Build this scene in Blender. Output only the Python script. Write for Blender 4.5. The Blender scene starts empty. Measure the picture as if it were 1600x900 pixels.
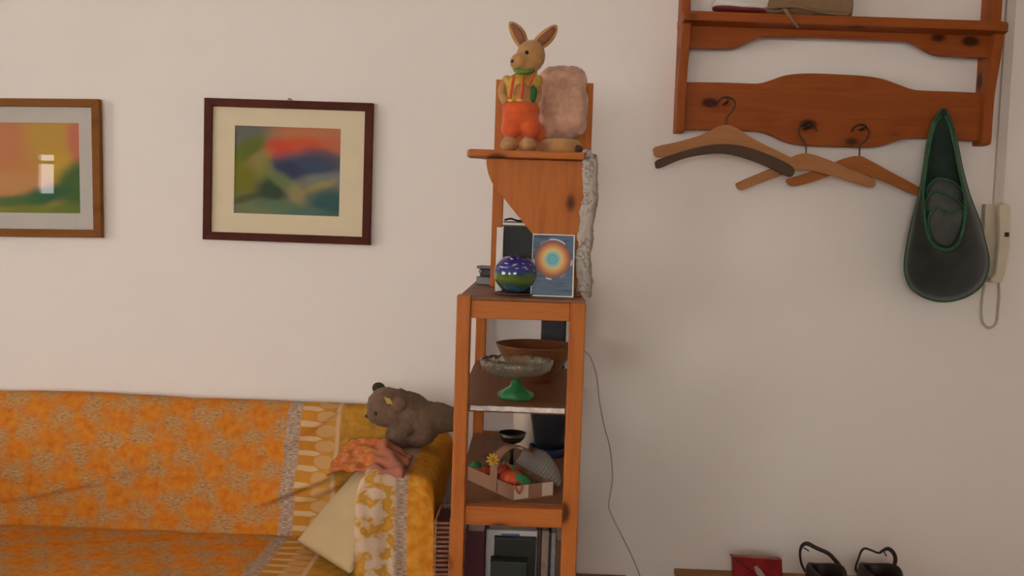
import bpy, bmesh, math, random
from mathutils import Vector, Matrix, noise as mnoise
random.seed(7)
scene = bpy.context.scene
C = scene.collection

# ------------------------------------------------------------------ camera
F = 1400.0                                   # focal length in px of a 1600x900 frame
CAM = Vector((0, 0, 1.40))
fy = Vector((31, 88, -F)).normalized()       # room depth axis seen in camera space
uz = Vector((0.034, 1, 0)); uz = (uz - fy * uz.dot(fy)).normalized()
xx = fy.cross(uz)
M = Matrix((xx, fy, uz))                     # camera -> world rotation
cd = bpy.data.cameras.new('camera'); cam = bpy.data.objects.new('camera', cd); C.objects.link(cam)
cd.sensor_width = 36; cd.lens = F / 1600 * 36; cd.clip_start = 0.05
cam.matrix_world = Matrix.Translation(CAM) @ M.to_4x4()
scene.camera = cam

def ray(px, py):
    return M @ Vector(((px - 800) / F, -(py - 450) / F, -1))
def P(px, py, Y):
    d = ray(px, py); return CAM + d * (Y / d.y)
def G(px, py, z):
    d = ray(px, py); return CAM + d * ((z - CAM.z) / d.z)

# ------------------------------------------------------------------ world, daylight, exposure
w = bpy.data.worlds.new('world'); scene.world = w; w.use_nodes = True
bg = w.node_tree.nodes['Background']
bg.inputs[0].default_value = (1.0, 0.96, 0.94, 1); bg.inputs[1].default_value = 10.0
scene.view_settings.view_transform = 'Standard'; scene.view_settings.look = 'None'
scene.view_settings.gamma = 1; scene.view_settings.use_curve_mapping = False
scene.view_settings.exposure = 0.15

WX0, WX1, WY0, WY1, WZ = -5.7, 2.5, -3.0, 2.95, 2.6
WINS_REAR = [(-4.25, -2.8, 0.85, 2.3), (-1.2, 0.3, 1.15, 2.35)]       # main window behind the camera, to its left; the second is added fill light
WINS_LEFT = [(-1.6, 1.0, 0.8, 2.35)]
def portal(name, loc, sx, sy, rot):
    l = bpy.data.lights.new(name, 'AREA'); l.shape = 'RECTANGLE'; l.size = sx; l.size_y = sy
    l.cycles.is_portal = True
    o = bpy.data.objects.new(name, l); C.objects.link(o); o.location = loc; o.rotation_euler = rot
for (a, b, c, d) in WINS_REAR:
    portal('window_daylight', ((a + b) / 2, WY0 - .05, (c + d) / 2), b - a, d - c, (math.pi / 2, 0, math.pi))
for (a, b, c, d) in WINS_LEFT:
    portal('window_daylight', (WX0 - .05, (a + b) / 2, (c + d) / 2), b - a, d - c, (math.pi / 2, 0, math.pi/2))

# ------------------------------------------------------------------ materials
def newmat(name):
    m = bpy.data.materials.new(name); m.use_nodes = True
    nt = m.node_tree; b = nt.nodes['Principled BSDF']
    return m, nt, b
def N(nt, t, **kw):
    n = nt.nodes.new(t)
    for k, v in kw.items(): setattr(n, k, v)
    return n
def sock(nt, dst, v):
    if hasattr(v, 'is_output') or isinstance(v, bpy.types.NodeSocket): nt.links.new(v, dst)
    else: dst.default_value = v
def math_(nt, op, a, b=0.0, c=None):
    n = N(nt, 'ShaderNodeMath', operation=op)
    sock(nt, n.inputs[0], a); sock(nt, n.inputs[1], b)
    if c is not None: sock(nt, n.inputs[2], c)
    return n.outputs[0]
def col(c): return (c[0], c[1], c[2], 1)
def mix(nt, f, a, b):
    n = N(nt, 'ShaderNodeMix', data_type='RGBA')
    sock(nt, n.inputs[0], f)
    sock(nt, n.inputs[6], a if isinstance(a, bpy.types.NodeSocket) else col(a))
    sock(nt, n.inputs[7], b if isinstance(b, bpy.types.NodeSocket) else col(b))
    return n.outputs[2]
def ramp(nt, f, stops):
    n = N(nt, 'ShaderNodeValToRGB'); el = n.color_ramp.elements
    while len(el) < len(stops): el.new(0.5)
    for e, (p, c) in zip(el, stops): e.position = p; e.color = col(c)
    nt.links.new(f, n.inputs[0]); return n.outputs[0]
def maprange(nt, v, a, b, c, d, smooth=False):
    n = N(nt, 'ShaderNodeMapRange'); n.interpolation_type = 'SMOOTHSTEP' if smooth else 'LINEAR'
    nt.links.new(v, n.inputs[0])
    for i, q in enumerate((a, b, c, d)): n.inputs[i + 1].default_value = q
    return n.outputs[0]
def objco(nt, scale=(1, 1, 1), rnd=True):
    tc = N(nt, 'ShaderNodeTexCoord'); mp = N(nt, 'ShaderNodeMapping')
    mp.inputs['Scale'].default_value = scale
    if rnd:
        oi = N(nt, 'ShaderNodeObjectInfo'); va = N(nt, 'ShaderNodeVectorMath', operation='ADD')
        nt.links.new(tc.outputs['Object'], va.inputs[0])
        k = math_(nt, 'MULTIPLY', oi.outputs['Random'], 7.3)
        nt.links.new(k, va.inputs[1]); nt.links.new(va.outputs[0], mp.inputs[0])
    else: nt.links.new(tc.outputs['Object'], mp.inputs[0])
    return mp.outputs[0]
def noise(nt, vec, scale, detail=3, rough=.55):
    n = N(nt, 'ShaderNodeTexNoise'); n.inputs['Scale'].default_value = scale
    n.inputs['Detail'].default_value = detail; n.inputs['Roughness'].default_value = rough
    nt.links.new(vec, n.inputs['Vector']); return n.outputs[0]
def bump(nt, b, h, strength, dist=.002):
    n = N(nt, 'ShaderNodeBump'); n.inputs['Strength'].default_value = strength; n.inputs['Distance'].default_value = dist
    nt.links.new(h, n.inputs['Height']); nt.links.new(n.outputs[0], b.inputs['Normal'])
def plain(name, c, rough=.5, var=.12, vs=14, metal=0, spec=.4, bmp=0, bs=120, sheen=0):
    m, nt, b = newmat(name); v = objco(nt)
    n = noise(nt, v, vs)
    lo = tuple(x * (1 - var) for x in c); hi = tuple(min(1, x * (1 + var)) for x in c)
    nt.links.new(ramp(nt, n, [(.3, lo), (.7, hi)]), b.inputs['Base Color'])
    b.inputs['Roughness'].default_value = rough; b.inputs['Metallic'].default_value = metal
    b.inputs['Specular IOR Level'].default_value = spec
    if sheen: b.inputs['Sheen Weight'].default_value = sheen
    if bmp: bump(nt, b, noise(nt, v, bs, 4), bmp)
    return m
def pine(name, axis, light=(.52, .155, .030), dark=(.36, .088, .014), knot=(.10, .022, .004), rough=.5):
    m, nt, b = newmat(name)
    sc = {'X': (1.2, 16, 16), 'Y': (16, 1.2, 16), 'Z': (16, 16, 1.2)}[axis]
    v = objco(nt, sc); n1 = noise(nt, v, 2.2, 5, .6)
    base = ramp(nt, n1, [(.25, dark), (.5, light), (.62, tuple(x * .85 for x in light)), (.8, light)])
    ks = {'X': (3.2, 5.5, 5.5), 'Y': (5.5, 3.2, 5.5), 'Z': (5.5, 5.5, 3.2)}[axis]
    v2 = objco(nt, ks); vo = N(nt, 'ShaderNodeTexVoronoi'); vo.inputs['Scale'].default_value = 1.9
    nt.links.new(v2, vo.inputs['Vector'])
    k = maprange(nt, vo.outputs['Distance'], .10, .22, 1, 0, True)
    halo = maprange(nt, vo.outputs['Distance'], .16, .42, .35, 0, True)
    c1 = mix(nt, halo, base, dark); c2 = mix(nt, k, c1, knot)
    nt.links.new(c2, b.inputs['Base Color'])
    b.inputs['Roughness'].default_value = rough; b.inputs['Specular IOR Level'].default_value = .18
    bump(nt, b, n1, .12, .001)
    return m
def blobs_mat(name, base, blobs, rough=.6, warp=.05, gain=1.0):
    """flat painted picture: soft patches of pigment in UV space"""
    m, nt, b = newmat(name)
    uv = N(nt, 'ShaderNodeUVMap').outputs[0]
    nz = N(nt, 'ShaderNodeTexNoise'); nz.inputs['Scale'].default_value = 5; nt.links.new(uv, nz.inputs['Vector'])
    vm = N(nt, 'ShaderNodeVectorMath', operation='MULTIPLY_ADD')
    nt.links.new(nz.outputs['Color'], vm.inputs[0]); vm.inputs[1].default_value = (warp, warp, 0); nt.links.new(uv, vm.inputs[2])
    cur = None; base = tuple(x * gain for x in base)
    for (u, v, ru, rv, rot, c, s) in blobs:
        c = tuple(min(.9, x * gain) for x in c)
        mp = N(nt, 'ShaderNodeMapping', vector_type='TEXTURE')
        mp.inputs['Location'].default_value = (u + warp / 2, v + warp / 2, 0)
        mp.inputs['Rotation'].default_value = (0, 0, math.radians(rot)); mp.inputs['Scale'].default_value = (ru, rv, 1)
        nt.links.new(vm.outputs[0], mp.inputs[0])
        ln = N(nt, 'ShaderNodeVectorMath', operation='LENGTH')
        sp = N(nt, 'ShaderNodeVectorMath', operation='MULTIPLY'); sp.inputs[1].default_value = (1, 1, 0)
        nt.links.new(mp.outputs[0], sp.inputs[0]); nt.links.new(sp.outputs[0], ln.inputs[0])
        f = maprange(nt, ln.outputs[1], .35, 1.15, s, 0, True)
        cur = mix(nt, f, cur if cur is not None else base, c)
    nt.links.new(cur, b.inputs['Base Color']); b.inputs['Roughness'].default_value = rough
    b.inputs['Specular IOR Level'].default_value = .15
    return m
def pane_mat(name, ior=1.5):
    m = bpy.data.materials.new(name); m.use_nodes = True; nt = m.node_tree; nt.nodes.clear()
    o = N(nt, 'ShaderNodeOutputMaterial'); t = N(nt, 'ShaderNodeBsdfTransparent'); g = N(nt, 'ShaderNodeBsdfGlossy')
    g.inputs['Roughness'].default_value = 0.01
    f = N(nt, 'ShaderNodeFresnel'); f.inputs[0].default_value = ior; mx = N(nt, 'ShaderNodeMixShader')
    nt.links.new(f.outputs[0], mx.inputs[0]); nt.links.new(t.outputs[0], mx.inputs[1]); nt.links.new(g.outputs[0], mx.inputs[2])
    nt.links.new(mx.outputs[0], o.inputs[0]); return m

MT = {}
MT['wall'] = plain('wall_paint', (.90, .825, .745), .9, .012, 1.5, spec=.1, bmp=.05, bs=60)
MT['ceil'] = plain('ceiling_paint', (.88, .85, .80), .9, .01, 2, spec=.1)
MT['floor'] = pine('floor_boards', 'X', (.30, .24, .20), (.22, .17, .14), (.15, .11, .09), rough=.5)
MT['white'] = plain('white_lacquer', (.75, .74, .70), .4, .03)
MT['pineX'] = pine('pine_along_x', 'X'); MT['pineY'] = pine('pine_along_y', 'Y'); MT['pineZ'] = pine('pine_along_z', 'Z')
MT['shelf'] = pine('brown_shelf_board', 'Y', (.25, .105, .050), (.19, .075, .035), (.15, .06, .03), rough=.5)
RD, RL = (.22, .046, .0085), (.35, .082, .0150)
MT['rackX'] = pine('rack_pine_x', 'X', RL, RD, (.05, .010, .003)); MT['rackZ'] = pine('rack_pine_z', 'Z', RL, RD, (.06, .014, .004))
MT['pane'] = pane_mat('clear_pane')
MT['metal'] = plain('dark_metal', (.07, .05, .035), .4, .2, metal=.7)
MT['dark'] = plain('near_black', (.012, .012, .013), .45, .2)

# ------------------------------------------------------------------ mesh helpers
ORG = {}
class MB:
    def __init__(s): s.v = []; s.f = []; s.uv = {}
    def add(s, vs, fs):
        o = len(s.v); s.v += [Vector(q) for q in vs]; s.f += [tuple(i + o for i in f) for f in fs]; return s
    def box(s, x0, x1, y0, y1, z0, z1):
        return s.add([(x, y, z) for z in (z0, z1) for y in (y0, y1) for x in (x0, x1)],
                     [(0, 2, 3, 1), (4, 5, 7, 6), (0, 1, 5, 4), (2, 6, 7, 3), (0, 4, 6, 2), (1, 3, 7, 5)])
    def prism(s, pts, off):
        """closed outline (3D points) swept by vector off"""
        n = len(pts); off = Vector(off); a = [Vector(p) for p in pts]
        s.add(a + [p + off for p in a], [tuple(range(n)), tuple(range(2 * n - 1, n - 1, -1))] +
              [(i, i + n, (i + 1) % n + n, (i + 1) % n) for i in range(n)]); return s
    def tube(s, pts, r, seg=8, closed=False):
        pts = [Vector(p) for p in pts]; n = len(pts); rings = []
        up = None
        for i, p in enumerate(pts):
            a = pts[(i - 1) % n] if closed or i > 0 else p; b = pts[(i + 1) % n] if closed or i < n - 1 else p
            t = (b - a).normalized()
            if up is None:
                up = Vector((0, 0, 1)) if abs(t.z) < .9 else Vector((0, 1, 0))
            nn = up - t * up.dot(t)
            if nn.length < 1e-4: nn = t.orthogonal()
            nn.normalize(); bb = t.cross(nn); up = nn
            rr = r[i] if isinstance(r, (list, tuple)) else r
            rings.append([p + (nn * math.cos(k * 2 * math.pi / seg) + bb * math.sin(k * 2 * math.pi / seg)) * rr for k in range(seg)])
        vs = [q for R in rings for q in R]; fs = []
        for i in range(n if closed else n - 1):
            j = (i + 1) % n
            for k in range(seg):
                l = (k + 1) % seg; fs.append((i * seg + k, i * seg + l, j * seg + l, j * seg + k))
        if not closed: fs += [tuple(range(seg - 1, -1, -1)), tuple((n - 1) * seg + k for k in range(seg))]
        return s.add(vs, fs)
    def lathe(s, prof, c, seg=40, wob=None):
        c = Vector(c); vs = []; fs = []; n = len(prof)
        for i, (r, z) in enumerate(prof):
            for k in range(seg):
                a = k * 2 * math.pi / seg; rr = max(r, 1e-4); dz = 0
                if wob: dr, dz = wob(i, a); rr += dr
                vs.append(c + Vector((math.cos(a) * rr, math.sin(a) * rr, z + dz)))
        for i in range(n - 1):
            for k in range(seg):
                l = (k + 1) % seg; fs.append((i * seg + k, i * seg + l, (i + 1) * seg + l, (i + 1) * seg + k))
        if prof[0][0] > 1e-3: fs.append(tuple(range(seg - 1, -1, -1)))
        if prof[-1][0] > 1e-3: fs.append(tuple((n - 1) * seg + k for k in range(seg)))
        return s.add(vs, fs)
    def ell(s, c, r, rot=(0, 0, 0), seg=16, rings=10):
        from mathutils import Euler
        R = Euler([math.radians(a) for a in rot]).to_matrix(); c = Vector(c); vs = []; fs = []
        for i in range(rings + 1):
            th = math.pi * i / rings
            for k in range(seg):
                a = 2 * math.pi * k / seg
                vs.append(c + R @ Vector((r[0] * math.sin(th) * math.cos(a), r[1] * math.sin(th) * math.sin(a), r[2] * math.cos(th))))
        for i in range(rings):
            for k in range(seg):
                l = (k + 1) % seg; fs.append((i * seg + k, (i + 1) * seg + k, (i + 1) * seg + l, i * seg + l))
        return s.add(vs, fs)
    def grid(s, fn, nu, nv, thick=0.0):
        """sheet fn(u,v)->point with u,v in 0..1; thick > 0 closes it into a slab; records uv as (u,v)"""
        top = [[Vector(fn(i / nu, j / nv)) for i in range(nu + 1)] for j in range(nv + 1)]
        o = len(s.v); W_ = nu + 1
        vs = [p for row in top for p in row]; fs = [(j * W_ + i, j * W_ + i + 1, (j + 1) * W_ + i + 1, (j + 1) * W_ + i) for j in range(nv) for i in range(nu)]
        uvs = [(i / nu, j / nv) for j in range(nv + 1) for i in range(nu + 1)]
        if thick:
            n0 = len(vs); low = []
            for j in range(nv + 1):
                for i in range(nu + 1):
                    du = top[j][min(i + 1, nu)] - top[j][max(i - 1, 0)]; dv = top[min(j + 1, nv)][i] - top[max(j - 1, 0)][i]
                    nn = du.cross(dv); nn = nn.normalized() if nn.length > 1e-9 else Vector((0, 0, 1))
                    low.append(top[j][i] - nn * thick)
            vs += low; uvs += uvs[:n0]
            fs += [(f[3] + n0, f[2] + n0, f[1] + n0, f[0] + n0) for f in fs]
            ring = [i for i in range(nu)] + [j * W_ + nu for j in range(nv)] + [nv * W_ + i for i in range(nu, 0, -1)] + [j * W_ for j in range(nv, 0, -1)]
            for a in range(len(ring)):
                p, q = ring[a], ring[(a + 1) % len(ring)]; fs.append((q, p, p + n0, q + n0))
        for k, q in enumerate(uvs): s.uv[o + k] = q
        return s.add(vs, fs)
    def quad(s, a, b, c, d):
        o = len(s.v); s.add([a, b, c, d], [(0, 1, 2, 3)])
        for k, q in enumerate(((0, 0), (1, 0), (1, 1), (0, 1))): s.uv[o + k] = q
        return s
    def build(s, name, mat, parent=None, smooth=False, bevel=0, subsurf=0, uvfn=None, kind=None):
        me = bpy.data.meshes.new(name)
        if parent is not None: o0 = ORG[parent.name]
        else:
            xs = [p.x for p in s.v]; ys = [p.y for p in s.v]; zs = [p.z for p in s.v]
            o0 = Vector(((min(xs) + max(xs)) / 2, (min(ys) + max(ys)) / 2, min(zs)))
        me.from_pydata([tuple(p - o0) for p in s.v], [], s.f); me.update()
        bm = bmesh.new(); bm.from_mesh(me); bmesh.ops.recalc_face_normals(bm, faces=bm.faces); bm.to_mesh(me); bm.free()
        if s.uv or uvfn:
            ul = me.uv_layers.new(name='UVMap')
            for lp in me.loops:
                ul.data[lp.index].uv = uvfn(s.v[lp.vertex_index]) if uvfn else s.uv.get(lp.vertex_index, (0, 0))
        me.materials.append(mat)
        if smooth:
            for p in me.polygons: p.use_smooth = True
        o = bpy.data.objects.new(name, me); C.objects.link(o)
        if parent is not None: o.parent = parent
        else: o.location = o0
        ORG[o.name] = o0
        if bevel:
            b = o.modifiers.new('bevel', 'BEVEL'); b.width = bevel; b.segments = 2; b.limit_method = 'ANGLE'; b.angle_limit = math.radians(40)
        if subsurf:
            q = o.modifiers.new('subdivision', 'SUBSURF'); q.levels = q.render_levels = subsurf
        if kind: o['kind'] = kind
        return o
def thing(name, label, cat, loc, group=None):
    o = bpy.data.objects.new(name, None); C.objects.link(o); o.location = loc; o.empty_display_size = .05
    ORG[o.name] = Vector(loc); o['label'] = label; o['category'] = cat
    if group: o['group'] = group
    return o
def tag(o, label, cat, group=None):
    o['label'] = label; o['category'] = cat
    if group: o['group'] = group
    return o
def struct(o): o['kind'] = 'structure'; return o
def lab(o, t): o['label'] = t; return o
def spline(pts, n=6, closed=False):
    pts = [Vector(p) for p in pts]; m = len(pts); out = []
    rng = m if closed else m - 1
    for i in range(rng):
        g = (lambda k: pts[k % m]) if closed else (lambda k: pts[max(0, min(m - 1, k))])
        a, b, c, d = g(i - 1), g(i), g(i + 1), g(i + 2)
        for k in range(n):
            t = k / n
            out.append(.5 * ((2 * b) + (c - a) * t + (2 * a - 5 * b + 4 * c - d) * t * t + (3 * b - a - 3 * c + d) * t ** 3))
    if not closed: out.append(pts[-1].copy())
    return out
def blob(name, mb, mat, parent, vox=.004, it=6, rough=0.0, rs=60):
    """fuse the closed shapes of mb into one continuous skin"""
    me = bpy.data.meshes.new('tmp'); me.from_pydata([tuple(p) for p in mb.v], [], mb.f)
    bm = bmesh.new(); bm.from_mesh(me); bmesh.ops.recalc_face_normals(bm, faces=bm.faces); bm.to_mesh(me); bm.free()
    t = bpy.data.objects.new('tmp', me); C.objects.link(t)
    r = t.modifiers.new('r', 'REMESH'); r.mode = 'VOXEL'; r.voxel_size = vox
    sm = t.modifiers.new('s', 'SMOOTH'); sm.iterations = it; sm.factor = .5
    dg = bpy.context.evaluated_depsgraph_get(); ev = t.evaluated_get(dg); m2 = bpy.data.meshes.new_from_object(ev)
    q = MB(); q.v = [v.co.copy() for v in m2.vertices]; q.f = [tuple(p.vertices) for p in m2.polygons]
    if rough:
        nn = [v.normal.copy() for v in m2.vertices]
        q.v = [p + n * rough * mnoise.noise(p * rs) for p, n in zip(q.v, nn)]
    bpy.data.objects.remove(t); bpy.data.meshes.remove(me); bpy.data.meshes.remove(m2)
    return q.build(name, mat, parent, smooth=True)
def px(pts, Y): return [P(a, b, Y) for a, b in pts]

# ------------------------------------------------------------------ room shell
T = .12
struct(MB().box(WX0 - T, WX1 + T, WY1, WY1 + T, 0, WZ).build('wall_back', MT['wall']))
struct(MB().box(WX1, WX1 + T, WY0 - T, WY1, 0, WZ).build('wall_right', MT['wall']))
struct(MB().box(WX0 - T, WX1 + T, WY0 - T, WY1 + T, -.1, 0).build('floor', MT['floor']))
struct(MB().box(WX0 - T, WX1 + T, WY0 - T, WY1 + T, WZ, WZ + .1).build('ceiling', MT['ceil']))
# the narrow pane whose reflection shows in the glass of the framed hill picture
def mirror_px(a, b):
    p = P(a, b, 2.915); d = p - CAM; return p + Vector((d.x, -d.y, d.z)) * ((2.915 - WY0) / d.y)
ra, rb_ = mirror_px(51, 239), mirror_px(81, 303)
SLIT = (min(ra.x, rb_.x), max(ra.x, rb_.x), min(ra.z, rb_.z), max(ra.z, rb_.z))
def walled(name, fixed, thick, lo, hi, holes, axis):
    mb = MB()
    def bx(a, b, c, d):
        if b - a < 1e-4 or d - c < 1e-4: return
        if axis == 'Y': mb.box(a, b, fixed - thick, fixed, c, d)
        else: mb.box(fixed - thick, fixed, a, b, c, d)
    cur = lo
    for (a, b, c, d) in sorted(holes):
        bx(cur, a, 0, WZ); bx(a, b, 0, c); bx(a, b, d, WZ); cur = b
    bx(cur, hi, 0, WZ)
    return struct(mb.build(name, MT['wall']))
walled('wall_rear', WY0, T, WX0 - T, WX1 + T, WINS_REAR + [SLIT], 'Y')
walled('wall_left', WX0, T, WY0, WY1, WINS_LEFT, 'X')
wn = 0
def window(fixed, hole, axis, bars=1, fw=.05):
    global wn; wn += 1
    a, b, c, d = hole; t = .05
    def bx(mb, p, q, r, s, y0, y1):
        return mb.box(p, q, y0, y1, r, s) if axis == 'Y' else mb.box(y0, y1, p, q, r, s)
    mb = MB(); y0, y1 = fixed - .09, fixed - .04
    bx(mb, a, a + fw, c, d, y0, y1); bx(mb, b - fw, b, c, d, y0, y1); bx(mb, a + fw, b - fw, c, c + fw, y0, y1); bx(mb, a + fw, b - fw, d - fw, d, y0, y1)
    root = struct(mb.build('window_%d' % wn, MT['white']))
    mb = MB()
    for k in range(bars):
        x = a + (b - a) * (k + 1) / (bars + 1); bx(mb, x - fw * .5, x + fw * .5, c + fw, d - fw, y0, y1)
    if bars: mb.build('mullion', MT['white'], root)
    pm = MB(); bx(pm, a + fw, b - fw, c + fw, d - fw, (y0 + y1) / 2 - .002, (y0 + y1) / 2 + .002); pm.build('pane', MT['pane'], root)
    return root
for h in WINS_REAR: window(WY0, h, 'Y', 1)  # second opening is not a known window, added to light the room frontally
for h in WINS_LEFT: window(WX0, h, 'X', 2)
ws = window(WY0, SLIT, 'Y', 0, .006)
mb = MB(); zc = SLIT[3] - (SLIT[3] - SLIT[2]) * .17
mb.box(SLIT[0], SLIT[1], WY0 - .09, WY0 - .035, zc - .03, zc); mb.build('glazing_bar', MT['metal'], ws)

# ------------------------------------------------------------------ bookcase
XL, XR, YF, YB = -.171, .1335, 2.10, 2.93
bc = thing('bookcase', 'tall narrow orange pine bookcase standing end-on against the wall', 'bookcase', ((XL + XR) / 2, (YF + YB) / 2, 0))
PW, PD = .034, .045
ZS = [1.2425, .978, .740, .36, .08]
for (x0, x1) in ((XL, XL + PW - .001), (XR - PW - .003, XR)):
    for y0 in (YF, YB - PD):
        MB().box(x0, x1, y0, y0 + PD, 0, 1.2455 if x0 == XL else 1.236).build('post', MT['pineZ'], bc, bevel=.003)
for y0 in (YF + .006, YB - PD + .006):
    for z0, z1 in ((1.192, 1.235), (.694, .7395), (.05, .09)):
        MB().box(XL + PW - .001, XR - PW - .003, y0, y0 + .03, z0, z1).build('rail', MT['pineX'], bc, bevel=.002)
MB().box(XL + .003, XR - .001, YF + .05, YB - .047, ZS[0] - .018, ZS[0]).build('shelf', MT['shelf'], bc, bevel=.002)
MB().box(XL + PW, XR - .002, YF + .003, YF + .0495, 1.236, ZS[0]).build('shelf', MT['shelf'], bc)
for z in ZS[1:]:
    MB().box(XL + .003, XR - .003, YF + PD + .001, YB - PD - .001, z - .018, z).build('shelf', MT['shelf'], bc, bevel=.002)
foil = plain('white_edge_paper', (.72, .66, .60), .35, .25, 60, bmp=.6, bs=90)
def fe(u, v):
    x = XL + .036 + u * (XR - XL - .076); return Vector((x, YF + PD - .0015 - .0012 * (1 + mnoise.noise(Vector((x * 60, v * 3, 0)))), .9645 + v * .0115 + .0012 * mnoise.noise(Vector((x * 40, 3, 1)))))
lab(MB().grid(fe, 40, 3).build('edge_strip', foil, bc, smooth=True), 'crinkled white paper edging along the shelf')

# ------------------------------------------------------------------ upper shelf unit on the bookcase
ZT = ZS[0]
un = thing('pine_shelf_unit', 'pine top shelf unit with slanted side panel standing on the bookcase', 'shelf unit', (0, 2.35, ZT))
YP = 2.236
pp = px([(760, 246), (760, 258), (763, 272), (768, 284), (775, 294), (800, 326), (826, 358), (843, 380), (850, 395), (852, 420), (852, 440)], YP)
xr_ = P(913, 300, YP).x
outl = pp + [Vector((pp[-1].x, YP, ZT)), Vector((xr_, YP, ZT)), Vector((xr_, YP, 1.578))]
outl[0].z = 1.578
MB().prism(outl, (0, .018, 0)).build('side_panel', MT['pineZ'], un, bevel=.0015)
bt = [(-.160, 2.203), (.122, 2.203), (.122, 2.50), (-.113, 2.50), (-.113, 2.31), (-.135, 2.275), (-.163, 2.262), (-.167, 2.235)]
MB().prism([(x, y, 1.579) for x, y in bt], (0, 0, .018)).build('top_board', MT['pineX'], un, bevel=.003)
tp = MB(); xa, xb = P(773, 200, 2.5).x, P(925, 200, 2.5).x
tp.prism([(xa, 2.501, ZT), (xa + .030, 2.501, ZT), (xa + .030, 2.501, 1.50), (xb - .03, 2.501, 1.50), (xb - .03, 2.501, ZT), (xb, 2.501, ZT), (xb, 2.501, 1.813), (xa, 2.501, 1.816)], (0, .018, 0))
tp.build('back_panel', MT['pineZ'], un, bevel=.0015)
MB().box(xr_ - .014, xr_, YP + .0185, 2.50, ZT, 1.578).build('long_panel', MT['pineY'], un)
# crumpled paper hanging on the unit
m, nt, b = newmat('crumpled_print'); v = objco(nt, (1, 1, 1), False)
wv = noise(nt, v, 38, 4, .6); ln = maprange(nt, math_(nt, 'ABSOLUTE', math_(nt, 'SUBTRACT', wv, .5)), 0.004, .022, 1, 0)
ms = maprange(nt, noise(nt, v, 14, 2), .38, .5, 0, .85)
nt.links.new(mix(nt, math_(nt, 'MULTIPLY', ln, ms), (.47, .40, .33), (.07, .05, .04)), b.inputs['Base Color'])
b.inputs['Roughness'].default_value = .8; bump(nt, b, wv, .9, .006); MT['paper'] = m
plan = spline([(.118, 2.226, 0), (.128, 2.222, 0), (.142, 2.219, 0), (.153, 2.228, 0), (.156, 2.26, 0), (.152, 2.36, 0), (.150, 2.48, 0)], 8)
def fpaper(u, v):
    k = u * (len(plan) - 1); i = min(int(k), len(plan) - 2); p = plan[i].lerp(plan[i + 1], k - i)
    z = ZT + .006 + v * .350
    q = Vector((p.x, p.y, z)); a = .0060 * mnoise.noise(Vector((p.x * 60, p.y * 35, z * 34))) + .0045 * mnoise.noise(q * 110)
    return q + Vector((a + .004 * math.sin(z * 26) - (.006 if v < .25 else .006 * max(0, 1 - (v - .25) * 8)), a * .6 - .002, (.008 * math.sin(u * 9) if v in (0, 1) else 0)))
tag(MB().grid(fpaper, 44, 60, .0015).build('hanging_paper', MT['paper'], smooth=True), 'crumpled off-white printed paper hanging down the side of the pine shelf unit', 'paper')

# ------------------------------------------------------------------ things on the bookcase top
GL = (P(806, 430, 2.225).x, 2.225)
m, nt, b = newmat('painted_globe_glass'); v = objco(nt, (1, 1, 1), False)
tc = N(nt, 'ShaderNodeTexCoord'); sx = N(nt, 'ShaderNodeSeparateXYZ'); nt.links.new(tc.outputs['Object'], sx.inputs[0])
zz = math_(nt, 'ADD', sx.outputs[2], math_(nt, 'MULTIPLY', math_(nt, 'SUBTRACT', noise(nt, v, 26, 3), .5), .03))
cr = ramp(nt, maprange(nt, zz, 0, .11, 0, 1), [(.05, (.02, .05, .12)), (.16, (.05, .14, .20)), (.24, (.03, .09, .05)), (.36, (.12, .16, .02)), (.44, (.05, .12, .03)), (.5, (.015, .035, .10)), (.62, (.012, .018, .22)), (.8, (.010, .012, .15))])
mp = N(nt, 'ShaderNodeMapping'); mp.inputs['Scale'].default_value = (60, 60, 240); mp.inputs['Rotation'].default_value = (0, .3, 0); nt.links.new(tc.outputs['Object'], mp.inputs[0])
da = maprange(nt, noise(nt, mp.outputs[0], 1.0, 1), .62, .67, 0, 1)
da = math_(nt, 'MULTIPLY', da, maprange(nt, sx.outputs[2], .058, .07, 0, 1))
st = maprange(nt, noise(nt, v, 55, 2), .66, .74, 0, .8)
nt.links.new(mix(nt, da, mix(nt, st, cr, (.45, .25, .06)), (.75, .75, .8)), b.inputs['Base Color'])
b.inputs['Roughness'].default_value = .12; b.inputs['Coat Weight'].default_value = .6
gt = thing('globe_lantern', 'round blue and green painted glass globe on a dark dish', 'lantern', (GL[0], GL[1], ZT))
gdish = plain('dark_brown_dish', (.10, .05, .03), .4)
MB().lathe([(.002, .0), (.048, .0), (.054, .004), (.053, .0055), (.045, .003), (.002, .003)], (GL[0], GL[1], ZT)).build('dish', gdish, gt, smooth=True)
R_ = .0545
MB().lathe([(R_ * math.sin(a) if 0 < i < 22 else .001, .004 + R_ * .90 * (1 - math.cos(a))) for i, a in enumerate([.25 + k * (2.75 - .25) / 22 for k in range(23)])], (GL[0], GL[1], ZT - .001)).build('globe', m, gt, smooth=True)

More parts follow.
